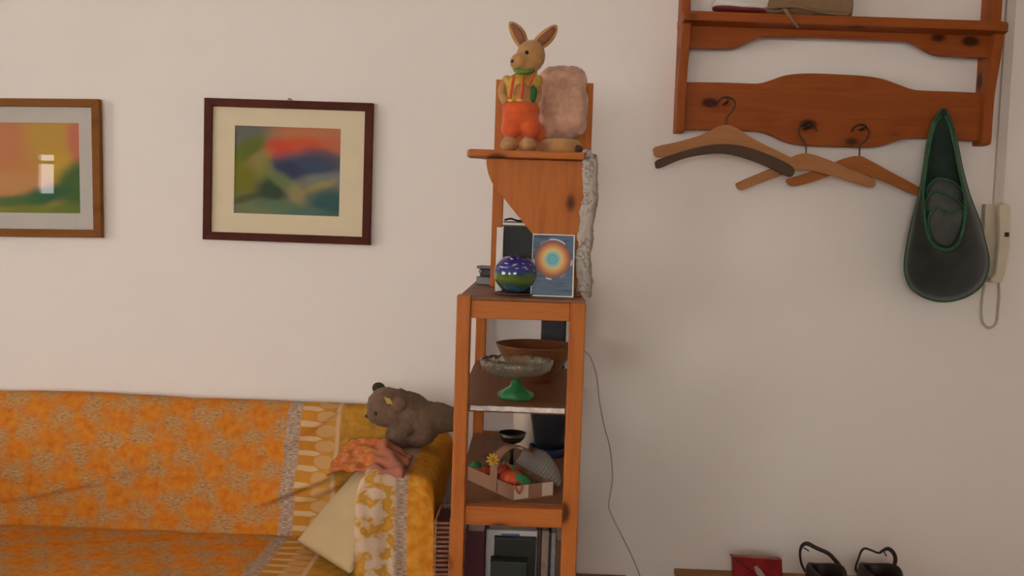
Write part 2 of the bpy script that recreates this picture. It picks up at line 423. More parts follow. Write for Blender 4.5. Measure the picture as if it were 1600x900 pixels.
# sun postcard
m, nt, b = newmat('sun_print'); uv = N(nt, 'ShaderNodeUVMap').outputs[0]
mp = N(nt, 'ShaderNodeMapping', vector_type='TEXTURE'); mp.inputs['Location'].default_value = (.50, .60, 0); mp.inputs['Scale'].default_value = (.45, .315, 1); nt.links.new(uv, mp.inputs[0])
ln = N(nt, 'ShaderNodeVectorMath', operation='LENGTH'); nt.links.new(mp.outputs[0], ln.inputs[0]); r_ = ln.outputs[1]
sun = ramp(nt, r_, [(.0, (.10, .35, .45)), (.12, (.18, .52, .60)), (.2, (.10, .40, .50)), (.36, (.30, .55, .45)), (.5, (.75, .55, .20)), (.66, (.72, .33, .10)), (.85, (.42, .14, .07)), (.98, (.22, .08, .07))])
mp2 = N(nt, 'ShaderNodeMapping'); mp2.inputs['Scale'].default_value = (1.2, 15, 1); mp2.inputs['Rotation'].default_value = (0, 0, .06); nt.links.new(uv, mp2.inputs[0])
sea = ramp(nt, noise(nt, mp2.outputs[0], 1.2, 3), [(.32, (.035, .065, .10)), (.45, (.075, .125, .18)), (.7, (.095, .15, .215))])
inside = maprange(nt, r_, .96, 1.02, 1, 0)
halo = math_(nt, 'MULTIPLY', maprange(nt, r_, 1.0, 1.03, 0, 1), maprange(nt, r_, 1.05, 1.12, 1, 0))
hm = math_(nt, 'MULTIPLY', halo, maprange(nt, noise(nt, uv, 5, 0), .55, .62, 0, .9))
nt.links.new(mix(nt, hm, mix(nt, inside, sea, sun), (.8, .75, .7)), b.inputs['Base Color']); b.inputs['Roughness'].default_value = .3
pc = thing('sun_postcard', 'blue postcard with a glowing orange sun disc leaning on the pine panel', 'postcard', (P(862, 459, 2.2).x, 2.205, ZT))
x0, x1 = P(829, 455, 2.2).x, P(896, 455, 2.2).x; zt = P(862, 366, 2.225).z
A, B_, D_, E_ = Vector((x0, 2.198, ZT)), Vector((x1, 2.194, ZT)), Vector((x1, 2.226, zt)), Vector((x0 + .001, 2.23, zt))
MB().prism([A, B_, D_, E_], (0, .0035, 0)).build('card', MT['white'], pc)
MB().quad(A + Vector((.0015, -.0006, .003)), B_ + Vector((-.0035, -.0006, .003)), D_ + Vector((-.0035, -.0012, -.0025)), E_ + Vector((.0015, -.0012, -.0025))).build('print', m, pc)

# books behind the globe
gbk = plain('dark_green_cover', (.016, .020, .014), .55); cream = plain('book_pages', (.62, .54, .44), .8, .1, 80)
bk = thing('upright_book', 'dark green hardback book standing upright behind the globe', 'book', (-.03, 2.36, ZT))
bx0, bx1 = P(786, 400, 2.33).x, P(842, 400, 2.33).x; bz = P(805, 354, 2.33).z
MB().box(bx0, bx1, 2.330, 2.334, ZT, bz).build('cover', gbk, bk); MB().box(bx0, bx1, 2.372, 2.376, ZT, bz).build('cover', gbk, bk)
MB().box(bx1 - .003, bx1, 2.334, 2.372, ZT, bz).build('spine', gbk, bk); MB().box(bx0 + .003, bx1 - .003, 2.3342, 2.3718, ZT + .002, bz - .004).build('pages', cream, bk)
wb = thing('white_book', 'slim white paperback standing beside the dark green book', 'book', (-.085, 2.34, ZT))
wx0, wx1 = P(775, 400, 2.31).x, P(785.5, 400, 2.31).x; wz = P(780, 355, 2.31).z
MB().box(wx0, wx1, 2.312, 2.315, ZT, wz).build('spine', plain('white_spine', (.74, .68, .60), .5, .05), wb, bevel=.001)
MB().box(wx0 + .002, wx1 - .002, 2.3151, 2.42, ZT + .001, wz - .002).build('pages', cream, wb)
MB().box(wx0, wx0 + .0018, 2.3151, 2.421, ZT, wz).build('cover', MT['white'], wb); MB().box(wx1 - .0018, wx1, 2.3151, 2.421, ZT, wz).build('cover', MT['white'], wb)
px0, px1 = P(786, 350, 2.35).x, P(826, 350, 2.35).x; z = bz
tag(MB().box(px0, px1 + .01, 2.322, 2.385, z, z + .0035).build('brown_booklet', plain('brown_booklet', (.12, .07, .045), .6)), 'thin brown booklet lying on the upright green book', 'booklet')
tag(MB().box(px0 + .004, px1, 2.325, 2.38, z + .0036, z + .0095).build('white_booklet', MT['white']), 'thin white booklet between two brown booklets', 'booklet')
tag(MB().box(px0 + .002, px1 + .004, 2.324, 2.384, z + .0096, z + .013).build('dark_booklet', gdish, bevel=.001), 'dark booklet topmost of the small stack', 'booklet')
tag(MB().tube(spline([(px0 + .004, 2.335, z + .016), (px0 + .02, 2.34, z + .020), (px0 + .035, 2.35, z + .016), (px0 + .05, 2.36, z + .016)], 5), .0025).build('dark_pen', MT['dark'], smooth=True), 'dark bent pen lying on the small booklet stack', 'pen')

# small dark metal gadget at the corner of the top
gx = P(757, 432, 2.62).x; gy = 2.58
gd = thing('metal_gadget', 'small dark grey metal gadget at the corner of the bookcase top', 'gadget', (gx, gy, ZT))
gm = plain('gadget_grey', (.11, .10, .095), .4, .2, metal=.3); gl = plain('gadget_light', (.35, .30, .26), .4)
MB().prism([(gx - .022, gy, ZT), (gx + .05, gy - .03, ZT), (gx + .07, gy + .05, ZT), (gx - .004, gy + .06, ZT)], (0, 0, .024)).build('base', gm, gd, bevel=.003)
MB().prism([(gx - .012, gy + .006, ZT + .0242), (gx + .048, gy - .02, ZT + .0242), (gx + .06, gy + .04, ZT + .0242), (gx, gy + .05, ZT + .0242)], (-.003, 0, .022)).build('block', MT['dark'], gd, bevel=.003)
MB().prism([(gx - .022, gy + .004, ZT + .0465), (gx + .045, gy - .026, ZT + .0465), (gx + .06, gy + .045, ZT + .0465), (gx - .01, gy + .055, ZT + .0465)], (0, 0, .008)).build('lever', gm, gd, bevel=.002)
MB().ell((gx - .010, gy + .002, ZT + .038), (.006, .005, .005)).build('knob', gl, gd, smooth=True)

# ------------------------------------------------------------------ rabbit and plush bundle on the top board
ZB = 1.597
tan = plain('tan_plush', (.52, .26, .085), .9, .16, 30, bmp=.7, bs=260, sheen=.3); tan_d = plain('tan_plush_dark', (.26, .10, .045), .9, .2, 40, bmp=.5, bs=260)
org = plain('orange_felt', (.72, .105, .020), .85, .12, 30, bmp=.4, bs=200, sheen=.2); yel = plain('yellow_cotton', (.60, .36, .06), .8, .25, 40, bmp=.3, bs=200)
grn = plain('green_felt', (.13, .26, .03), .85, .2, 60); grn_d = plain('dark_green_felt', (.03, .15, .04), .85, .2, 60)
YR = 2.275; k = YR / F
rbt = thing('toy_rabbit', 'plush toy rabbit in orange trousers and yellow shirt on the pine board', 'toy rabbit', (P(812, 220, YR).x, YR, ZB))
def E(mb, a, b_, dy, rx, ry, rz, rot=0, seg=16): return mb.ell(P(a, b_, YR + dy), (rx * k, ry * k, rz * k), (0, rot, 0), seg)
h = MB(); E(h, 829, 88, .002, 23, 23, 25, 8); E(h, 812, 96, -.018, 15, 16, 13, -14); E(h, 806, 100, -.024, 9, 10, 8); E(h, 825, 104, -.006, 17, 18, 11)
E(h, 828, 118, .004, 12, 12, 14)
head = blob('head', h, tan, rbt, .0035, 5, .0012, 160)
def ear(p0, p1, w, dy0, dy1):
    a, b_ = P(*p0, YR + dy0), P(*p1, YR + dy1); ax = (b_ - a); L = ax.length; ax.normalize(); sd = ax.cross(Vector((0, -1, 0))).normalized(); fr = sd.cross(ax)
    prof = [(-.05, .45), (.12, .72), (.35, 1.0), (.6, .95), (.8, .72), (.93, .42), (1.0, .12)]
    mb = MB(); rings = []
    for t, q in prof:
        c = a + ax * (t * L) + sd * (.004 * math.sin(t * 3))
        rings.append([c + sd * (math.cos(x) * w * q * k) + fr * (math.sin(x) * w * .34 * q * k) for x in [i * math.pi / 7 for i in range(14)]])
    vs = [p for r in rings for p in r]; fs = [(i * 14 + j, i * 14 + (j + 1) % 14, (i + 1) * 14 + (j + 1) % 14, (i + 1) * 14 + j) for i in range(len(prof) - 1) for j in range(14)]
    fs += [tuple(range(13, -1, -1)), tuple((len(prof) - 1) * 14 + j for j in range(14))]
    mb.add(vs, fs); e = mb.build('ear', tan, rbt, smooth=True, subsurf=1)
    # inner ear
    mi = MB(); rings = []
    for t, q in prof[1:-1]:
        c = a + ax * (t * L * .94 + .001) + sd * (.004 * math.sin(t * 3)) - fr * (-w * .31 * q * k)
        rings.append([c + sd * (math.cos(x) * w * q * .55 * k) + fr * (math.sin(x) * w * .10 * k) for x in [i * math.pi / 5 for i in range(10)]])
    vs = [p for r in rings for p in r]; fs = [(i * 10 + j, i * 10 + (j + 1) % 10, (i + 1) * 10 + (j + 1) % 10, (i + 1) * 10 + j) for i in range(len(rings) - 1) for j in range(10)] + [tuple(range(9, -1, -1)), tuple((len(rings) - 1) * 10 + j for j in range(10))]
    mi.add(vs, fs); mi.build('inner_ear', tan_d, e, smooth=True)  # darker tan plush inside the ear
ear((820, 76), (796, 34), 12, .0, .006); ear((832, 76), (870, 39), 12.5, .004, .01)
for (a, b_, dy) in ((823, 82, -.0335),): MB().ell(P(a, b_, YR + dy), (.0048, .004, .0052)).build('eye', MT['dark'], head, smooth=True)
MB().ell(P(801, 96, YR - .035), (.0055, .005, .0045)).build('nose', plain('nose_brown', (.10, .035, .02), .6), head, smooth=True)
t = MB(); E(t, 814, 138, 0, 24, 20, 25); E(t, 815, 155, 0, 26, 22, 14); E(t, 794, 132, .0, 10, 11, 15, -20); E(t, 838, 132, .0, 9, 11, 16, 20)
blob('shirt', t, yel, rbt, .004, 4)
v_ = MB(); E(v_, 816, 144, -.026, 15, 8, 15); blob('waistcoat', v_, plain('peach_felt', (.52, .22, .085), .9, .15, 60), rbt, .004, 3)
for pts in (((803, 119), (800, 136), (797, 156)), ((817, 120), (816, 138), (814, 157)), ((833, 117), (830, 125), (826, 134))):
    MB().tube(spline([P(a, b_, YR - .0405 + .004 * abs(i - 1)) for i, (a, b_) in enumerate(pts)], 5), .0035).build('strap', org, rbt, smooth=True)
for a, b_ in ((798, 157), (811, 157)): MB().ell(P(a, b_, YR - .047), (.008, .004, .0035)).build('buckle', plain('yellow_buckle', (.75, .55, .10), .35), rbt, smooth=True)
n_ = MB(); n_.tube(spline([P(805 + 14 * math.cos(q) + 14, 110 + 4 * math.sin(q) - 2, YR - .008 - .026 * math.sin(q)) for q in [i * math.pi / 6 for i in range(12)]], 3, True), .006, 8, True); n_.build('neckerchief', grn, rbt, smooth=True)
q_ = MB(); E(q_, 833, 147, -.022, 6, 9, 13); q_.build('vest_edge', grn_d, rbt, smooth=True)
a_ = MB(); E(a_, 785, 140, -.006, 7, 8, 16, 8); E(a_, 789, 156, -.014, 7.5, 8, 8); E(a_, 791, 128, 0, 7, 8, 9); blob('arm', a_, tan, rbt, .0035, 3, .001, 160)
a_ = MB(); E(a_, 841, 140, -.004, 6, 8, 16, -8); E(a_, 838, 154, -.014, 7, 8, 8); blob('arm', a_, tan, rbt, .0035, 3, .001, 160)
tr = MB(); E(tr, 814, 172, 0, 30, 25, 19); E(tr, 813, 185, -.006, 29, 24, 16); E(tr, 799, 199, -.014, 17, 19, 17, 10); E(tr, 828, 199, -.014, 18, 19, 17, -10); E(tr, 843, 208, .01, 10, 12, 14)
blob('trousers', tr, org, rbt, .004, 4, .0022, 55)
for a in (796, 825):
    ft = MB(); c = P(a, 219, YR - .03); c.z = ZB + .0165; ft.ell(c, (.0235, .034, .0165)); ft.ell(c + Vector((0, .02, .008)), (.019, .02, .018)); blob('foot', ft, tan, rbt, .0035, 3, .001, 160)
# pink plush bundle
pink = plain('pinkish_plush', (.66, .37, .24), .95, .3, 22, bmp=1.0, bs=140, sheen=.4)
YK = 2.36; kk = YK / F
bn = thing('plush_bundle', 'pinkish beige fluffy plush bundle with a tan base beside the rabbit', 'plush toy', (P(880, 218, YK).x, YK, ZB))
bm_ = MB()
zlo = ZB + .0245
def EB(a, b_, dy, rx, ry, rz): bm_.ell(P(a, b_, YK + dy), (rx * kk, ry * kk, rz * kk))
for a, b_, rx, rz in ((878, 128, 31, 25), (893, 126, 25, 22), (862, 130, 20, 26), (877, 165, 35, 40), (862, 165, 21, 45), (898, 162, 21, 42), (880, 196, 33, 22), (860, 196, 18, 20), (897, 194, 20, 20)): EB(a, b_, 0, rx, 24, rz)
blob('fluffy_body', bm_, pink, bn, .004, 6, .0028, 120)
fb = MB(); xc = P(875, 224, YK).x; fb.lathe([(.001, 0), (.048, 0), (.054, .008), (.054, .026), (.047, .036), (.001, .037)], (0, 0, 0), 36)
fb.v = [Vector((p.x * 1.0 + xc, p.y * 1.1 + YK - .065, p.z + ZB)) for p in fb.v]
fb.build('base', tan, bn, smooth=True)
ft = MB().ell((xc + .043, YK - .105, ZB + .012), (.011, .009, .011)); ft.build('dark_tip', plain('dark_brown_tip', (.07, .03, .02), .8), bn, smooth=True)

# ------------------------------------------------------------------ middle shelf: bowl, glass compote, frames
Z1 = ZS[1]
gcl = bpy.data.materials.new('clear_ruffled_glass'); gcl.use_nodes = True; nt = gcl.node_tree; nt.nodes.clear()
_o = N(nt, 'ShaderNodeOutputMaterial'); _t = N(nt, 'ShaderNodeBsdfTransparent'); _t.inputs[0].default_value = (.97, .95, .88, 1)
_g = N(nt, 'ShaderNodeBsdfGlossy'); _g.inputs['Roughness'].default_value = .08; _d = N(nt, 'ShaderNodeBsdfDiffuse'); _d.inputs[0].default_value = (.85, .74, .52, 1)
_bp = N(nt, 'ShaderNodeBump'); _bp.inputs['Strength'].default_value = .8; _bp.inputs['Distance'].default_value = .006; nt.links.new(noise(nt, objco(nt), 55, 2), _bp.inputs['Height'])
_f = N(nt, 'ShaderNodeFresnel'); _f.inputs[0].default_value = 1.65; nt.links.new(_bp.outputs[0], _f.inputs[1]); nt.links.new(_bp.outputs[0], _g.inputs['Normal'])
_m1 = N(nt, 'ShaderNodeMixShader'); _m1.inputs[0].default_value = .20; nt.links.new(_t.outputs[0], _m1.inputs[1]); nt.links.new(_d.outputs[0], _m1.inputs[2])
_m2 = N(nt, 'ShaderNodeMixShader'); nt.links.new(_f.outputs[0], _m2.inputs[0]); nt.links.new(_m1.outputs[0], _m2.inputs[1]); nt.links.new(_g.outputs[0], _m2.inputs[2]); nt.links.new(_m2.outputs[0], _o.inputs[0])
ggr, nt, b = newmat('green_frosted_glass'); b.inputs['Base Color'].default_value = (.05, .34, .11, 1); b.inputs['Transmission Weight'].default_value = .45; b.inputs['Roughness'].default_value = .3; b.inputs['IOR'].default_value = 1.45
bump(nt, b, noise(nt, objco(nt), 60, 2), .4, .003)
cx = P(806, 615, 2.255).x; cy = 2.25
cp = thing('glass_compote', 'ruffled clear glass dish on a frosted green glass foot', 'glass dish', (cx, cy, Z1))
MB().lathe([(.001, 0), (.040, 0), (.045, .004), (.042, .013), (.030, .022), (.016, .030), (.010, .046), (.001, .046)], (cx, cy, Z1), 40, lambda i, a: (.004 * math.sin(a * 7) * (1 if i in (1, 2, 3) else .2), 0)).build('foot', ggr, cp, smooth=True)
MB().lathe([(.001, .0462), (.009, .0462), (.014, .053), (.04, .057), (.068, .062), (.083, .072), (.089, .086), (.090, .098), (.085, .099), (.082, .088), (.075, .078), (.060, .070), (.030, .064), (.001, .063)], (cx, cy, Z1), 64, lambda i, a: ((.0030 * math.sin(a * 16), .0015 * math.sin(a * 16 + 1)) if 4 < i < 11 else (0, 0))).build('dish', gcl, cp, smooth=True)
wdb = pine('walnut_bowl', 'X', (.20, .075, .028), (.13, .045, .018), (.09, .03, .01), rough=.4)
wx, wy = .022, 2.52
wob_ = MB().lathe([(.001, 0), (.045, 0), (.050, .006), (.075, .040), (.098, .075), (.111, .100), (.113, .106), (.109, .106), (.093, .077), (.07, .043), (.045, .014), (.001, .010)], (wx, wy, Z1), 56)
tag(wob_.build('wooden_bowl', wdb, smooth=True), 'wide brown wooden bowl standing behind the glass dish', 'bowl')
fx0, fx1 = P(846, 515, 2.78).x, P(883, 515, 2.78).x
fr = thing('black_box_file', 'black upright box standing at the back of the middle shelf', 'box', ((fx0 + fx1) / 2, 2.8, Z1))
MB().box(fx0, fx1, 2.775, 2.86, Z1, 1.165).build('body', MT['dark'], fr, bevel=.002); MB().box(fx0 - .001, fx1 + .001, 2.772, 2.862, 1.1652, 1.178).build('lid', MT['dark'], fr, bevel=.002)
tag(MB().box(fx1 + .003, fx1 + .011, 2.77, 2.86, Z1, 1.17).build('pale_booklet', plain('pale_card', (.55, .50, .42), .6), bevel=.001), 'thin pale booklet standing right beside the black box', 'booklet')

# ------------------------------------------------------------------ lower shelf: pumpkin tray, goblet, pot, vase
Z2 = ZS[2]
O0 = Vector((-.022, 2.158, Z2 + .0005)); U = Vector((.098, .055, 0)); V = Vector((-.125, .170, 0))
card = plain('brown_cardboard', (.30, .15, .085), .8, .12); wcard = plain('white_cardboard', (.66, .50, .38), .7, .06)
tray = thing('cardboard_basket', 'white and brown cardboard basket with arched handle full of pumpkins', 'basket', O0 + (U + V) / 2)
MB().prism([O0, O0 + U, O0 + U + V, O0 + V], (0, 0, .003)).build('bottom', card, tray)
def wallp(a, b_, mat, name='side', h_=.036):
    d = (b_ - a).normalized(); n_ = Vector((-d.y, d.x, 0)) * .002
    return MB().prism([a + Vector((0, 0, .003)), b_ + Vector((0, 0, .003)), b_ + Vector((0, 0, h_)), a + Vector((0, 0, h_))], n_).build(name, mat, tray)
fw = wallp(O0, O0 + U, wcard); wallp(O0 + V, O0, card); wallp(O0 + U + V, O0 + V, card); wallp(O0 + U, O0 + U + V, card)
nrm = Vector((U.y, -U.x, 0)).normalized() * .0008
MB().prism([O0 + U * .36 + nrm * 1.2 + Vector((0, 0, .003)), O0 + U * .70 + nrm * 1.2 + Vector((0, 0, .003)), O0 + U * .70 + nrm * 1.2 + Vector((0, 0, .036)), O0 + U * .36 + nrm * 1.2 + Vector((0, 0, .036))], -nrm).build('brown_band', card, fw)
hA, hB = O0 + V * .42 + Vector((-.0025, -.002, .004)), O0 + U + V * .42 + Vector((.0005, .0005, .004))
arch = [hA] + [hA.lerp(hB, .5 - .5 * math.cos(t)) + Vector((0, 0, .035 + .075 * math.sin(t) ** .7 if 0 < t < math.pi else .035)) for t in [i * math.pi / 14 for i in range(15)]] + [hB]
sd = V.normalized() * .016
hm_ = MB()
hm_.grid(lambda u, v: (lambda q: q + sd * (v * 2 - 1))(arch[min(int(u * 16 + 1e-6), 16)]), 16, 1, .0015); hm_.build('handle', card, tray)
MB().tube(spline([O0 + U * .03 + nrm * 5 + Vector((-.004, -.002, .042)), O0 + U * .05 + nrm * 8 + Vector((0, -.004, .026)), O0 + U * .13 + nrm * 7 + Vector((0, -.003, .022)), O0 + U * .20 + nrm * 4 + Vector((0, -.001, .041))], 5), .003).build('ribbon', plain('rust_ribbon', (.45, .10, .03), .6), fw, smooth=True)
pump = plain('orange_pumpkin', (.66, .085, .018), .55, .15, 40); red = plain('red_pumpkin', (.42, .025, .015), .55, .15, 40); leafm = plain('green_leaf_felt', (.035, .17, .055), .8, .15)
def pumpkin(pos, r, mat, label, leaf=None):
    c = Vector(pos); g = thing('toy_pumpkin', label, 'pumpkin', (c.x, c.y, c.z - r * .8), 'pumpkins in the cardboard basket')
    MB().lathe([(r * math.sin(a) if 0 < i < 12 else .001, -r * .8 * math.cos(a) + (-.12 * r if i in (0, 12) else 0) * (-1 if i == 0 else 1)) for i, a in enumerate([j * math.pi / 12 for j in range(13)])], c, 40, lambda i, a: (-.10 * r * abs(math.cos(a * 4)) * math.sin(i * math.pi / 12), 0)).build('body', mat, g, smooth=True)
    MB().tube([c + Vector((0, 0, r * .6)), c + Vector((.001, 0, r * .95)), c + Vector((.004, -.001, r * 1.15))], [.004, .003, .0025]).build('stem', leafm, g, smooth=True)
    if leaf:
        a, b_, w_ = leaf; a = Vector(a); b_ = Vector(b_); ax = b_ - a; s_ = ax.cross(Vector((0, -.6, .8))).normalized()
        MB().grid(lambda u, v: a + ax * u + s_ * ((v - .5) * 2 * w_ * math.sin(math.pi * min(1, u * .93 + .05)) ** .7) + Vector((0, -.2, .9)) * (.008 * math.sin(u * 3) - .004 * abs(v - .5)), 10, 6, .001).build('leaf', leafm, g, smooth=True)
    return g
pc1 = P(800, 751, 2.245)
pumpkin(pc1, .035, pump, 'orange toy pumpkin with broad green leaf at the basket front', (P(806, 741, 2.215), P(832, 766, 2.19), .014))
pc2 = P(748, 746, 2.262)
pumpkin(P(753, 739, 2.325), .025, pump, 'small orange toy pumpkin under the basket handle', (P(752, 730, 2.30), P(734, 727, 2.30), .011))
pumpkin(P(786, 735, 2.30), .022, red, 'red toy pumpkin half hidden behind the handle', (P(778, 734, 2.26), P(772, 726, 2.26), .008))
pumpkin(P(837, 765, 2.262), .020, red, 'small red toy pumpkin in the basket corner')
fl = thing('yellow_flower', 'small yellow artificial flower fixed on the basket handle', 'flower', P(770, 718, 2.23))
fy_ = plain('yellow_petal', (.72, .42, .04), .6); fc = P(770, 718, 2.215)
for i in range(9):
    a = i * 2 * math.pi / 9; MB().ell(fc + Vector((math.cos(a) * .010, .001 * (i % 2), math.sin(a) * .011)), (.007, .0025, .0032), (0, -math.degrees(a), 0), 10, 6).build('petal', fy_, fl, smooth=True)
MB().ell(fc + Vector((0, -.003, 0)), (.005, .003, .005)).build('centre', plain('flower_centre', (.40, .20, .02), .7), fl, smooth=True)
# grey patterned leaf-shaped cloth
m, nt, b = newmat('grey_striped_cloth'); uv = N(nt, 'ShaderNodeUVMap').outputs[0]; wv = N(nt, 'ShaderNodeTexWave'); wv.inputs['Scale'].default_value = 5; wv.inputs['Distortion'].default_value = 3; wv.inputs['Detail'].default_value = 4; wv.inputs['Detail Scale'].default_value = 3; nt.links.new(uv, wv.inputs['Vector'])
nt.links.new(mix(nt, wv.outputs[0], (.13, .11, .09), (.21, .175, .14)), b.inputs['Base Color']); b.inputs['Roughness'].default_value = .8
la, lb = P(812, 712, 2.30), P(874, 758, 2.235)
ax = lb - la; s_ = ax.cross(Vector((0, -1, .2))).normalized()
tag(MB().grid(lambda u, v: la + ax * u + s_ * ((v - .5) * .062 * math.sin(math.pi * min(1, u * .85 + .12)) ** .6) + Vector((0, -.012 * math.sin(v * 3.1), .020 * math.sin(u * 3.0))), 18, 10, .002).build('striped_cloth_leaf', m, smooth=True), 'grey striped leaf-shaped cloth drooping over the basket edge', 'cloth leaf')
gb = plain('dark_pewter', (.07, .06, .05), .25, .15, metal=.8)
gx_, gy_ = P(800, 690, 2.44).x, 2.44
go = thing('metal_goblet', 'dark metal goblet standing behind the pumpkin basket', 'goblet', (gx_, gy_, Z2))
MB().lathe([(.001, 0), (.030, 0), (.031, .003), (.012, .008), (.006, .018)], (gx_, gy_, Z2), 32).build('foot', gb, go, smooth=True)
MB().lathe([(.006, .018), (.005, .05), (.007, .062), (.005, .07), (.006, .075)], (gx_, gy_, Z2), 20).build('stem', gb, go, smooth=True)
MB().lathe([(.006, .075), (.024, .081), (.034, .092), (.039, .106), (.037, .106), (.032, .094), (.022, .085), (.001, .080)], (gx_, gy_, Z2), 36).build('cup', gb, go, smooth=True)
pt = thing('dark_pot', 'dark blue-black flower pot with a blue saucer at the back of the lower shelf', 'pot', (.074, 2.64, Z2))
MB().lathe([(.001, 0), (.052, 0), (.060, .006), (.061, .026), (.056, .026), (.052, .010), (.001, .008)], (.074, 2.64, Z2), 40).build('saucer', plain('dark_blue_glaze', (.012, .025, .07), .3), pt, smooth=True)
MB().lathe([(.001, .0105), (.042, .0105), (.048, .05), (.060, .12), (.066, .17), (.062, .17), (.055, .12), (.04, .03), (.001, .03)], (.074, 2.64, Z2), 40).build('pot_body', plain('black_glaze', (.012, .013, .016), .35), pt, smooth=True)
tag(MB().lathe([(.001, 0), (.030, 0), (.036, .01), (.043, .06), (.045, .11), (.038, .16), (.032, .19), (.029, .19), (.034, .16), (.04, .11), (.03, .02), (.001, .015)], (P(824, 670, 2.70).x, 2.70, Z2), 36).build('cream_vase', plain('cream_glaze', (.60, .48, .36), .5, .05), smooth=True), 'cream ceramic vase at the back beside the dark pot', 'vase')

# ------------------------------------------------------------------ bottom compartment books
Z3 = ZS[3]
def book(name, label, x0, x1, y0, y1, z1, mat, cat='book', pages=True):
    g = thing(name, label, cat, ((x0 + x1) / 2, (y0 + y1) / 2, Z3))
    # spine faces the camera end, covers at both sides
    if pages and x1 - x0 > .006:
        MB().box(x0, x1, y0, y0 + .003, Z3, z1).build('spine', mat, g, bevel=.001)
        MB().box(x0, x0 + .002, y0 + .0031, y1, Z3, z1).build('cover', mat, g); MB().box(x1 - .002, x1, y0 + .0031, y1, Z3, z1).build('cover', mat, g)
        MB().box(x0 + .0022, x1 - .0022, y0 + .0032, y1 - .004, Z3 + .003, z1 - .003).build('pages', cream, g)
    return g
book('burgundy_binder', 'thick burgundy binder standing under the lower rail', P(728, 860, 2.17).x, P(757, 860, 2.17).x, 2.16, 2.45, .66, plain('burgundy_cloth', (.06, .006, .010), .6), 'binder')
fx = lambda a, Y: P(a, 860, Y).x
wf = thing('white_folder', 'white folder with a blue label behind the dark green boxes', 'folder', (fx(798, 2.215), 2.22, Z3))
zf = P(798, 829, 2.215).z
MB().box(fx(759, 2.215), fx(839, 2.215), 2.215, 2.23, Z3, zf).build('folder_body', plain('white_board', (.68, .63, .60), .6, .05), wf, bevel=.001)
MB().box(P(783, 837, 2.214).x, P(812, 837, 2.214).x, 2.2142, 2.2149, P(798, 843, 2.214).z, P(798, 834, 2.214).z).build('blue_label', plain('blue_label', (.09, .14, .26), .6), wf)
def slip(name, label, a, b_, Y, ytop, dz, mat):
    g = thing(name, label, 'box', (fx((a + b_) / 2, Y), Y + .03, Z3)); z = P((a + b_) / 2, ytop, Y).z
    MB().box(fx(a, Y), fx(b_, Y), Y, Y + dz, Z3, z - .006).build('body', mat, g, bevel=.001)
    MB().box(fx(a, Y) - .0006, fx(b_, Y) + .0006, Y - .0008, Y + dz + .0008, z - .0058, z).build('lid', plain('lid_edge', (.035, .035, .022), .5), g, bevel=.001)
    return g
slip('green_slipcase', 'tall dark green slipcase in front of the white folder', 772, 837, 2.195, 841, .018, plain('slipcase_green', (.014, .017, .012), .5))
slip('green_card_box', 'shorter dark green card box in front of the slipcase', 767, 824, 2.155, 878, .037, plain('cardbox_green', (.022, .028, .022), .5))
for (a, b_, nm, lb_, c, top) in ((839.5, 845, 'brown_book', 'thin dark brown book next to the white folder', (.06, .03, .02), .655), (846, 857, 'tan_book', 'tan book with worn spine between dark brown and black books', (.26, .19, .14), .655), (857.6, 860.6, 'black_booklet', 'thin black booklet beside the tan book', (.015, .018, .016), .65), (861.2, 868, 'grey_book', 'pale grey book between the black booklet and brown ledger', (.24, .22, .22), .65), (868.6, 888, 'brown_ledger', 'thick dark brown ledger beside the right bookcase post', (.10, .045, .02), .63)):
    Y = 2.20; g = book(nm, lb_, fx(a, Y), fx(b_, Y), Y, Y + .2, top, plain(nm, c, .6, .2, 60))
    if not g.children: MB().box(fx(a, Y), fx(b_, Y), Y, Y + .2, Z3, top).build('cover', plain(nm + '_cover', c, .6), g)

# ------------------------------------------------------------------ sofa
sf = thing('sofa', 'pale grey upholstered sofa standing against the wall beside the bookcase', 'sofa', (-1.2, 2.5, 0))
up = plain('grey_upholstery', (.56, .50, .47), .8, .06, 20, bmp=.3, bs=300)
SX0 = -2.15
def soft(x0, x1, y0, y1, z0, z1, name, bev=.03):
    o = MB().box(x0, x1, y0, y1, z0, z1).build(name, up, sf, smooth=True); b = o.modifiers.new('b', 'BEVEL'); b.width = bev; b.segments = 4; return o
soft(SX0 + .21, -.436, 2.03, 2.70, .08, .41, 'seat')
o = MB().prism([(SX0 + .21, 2.93, .1), (SX0 + .21, 2.93, .79), (SX0 + .21, 2.85, .79), (SX0 + .21, 2.765, .55), (SX0 + .21, 2.73, .42), (SX0 + .21, 2.71, .1)], (-.436 - SX0 - .21, 0, 0)).build('back', up, sf, bevel=.02)
soft(-.434, -.246, 2.37, 2.92, .08, .722, 'arm', .05); soft(SX0, SX0 + .205, 2.05, 2.92, .08, .72, 'arm', .05)
for x in (SX0 + .08, -.40):
    for y in (2.40, 2.86): MB().box(x - .02, x + .02, y - .02, y + .02, 0, .079).build('foot', MT['pineZ'], sf)

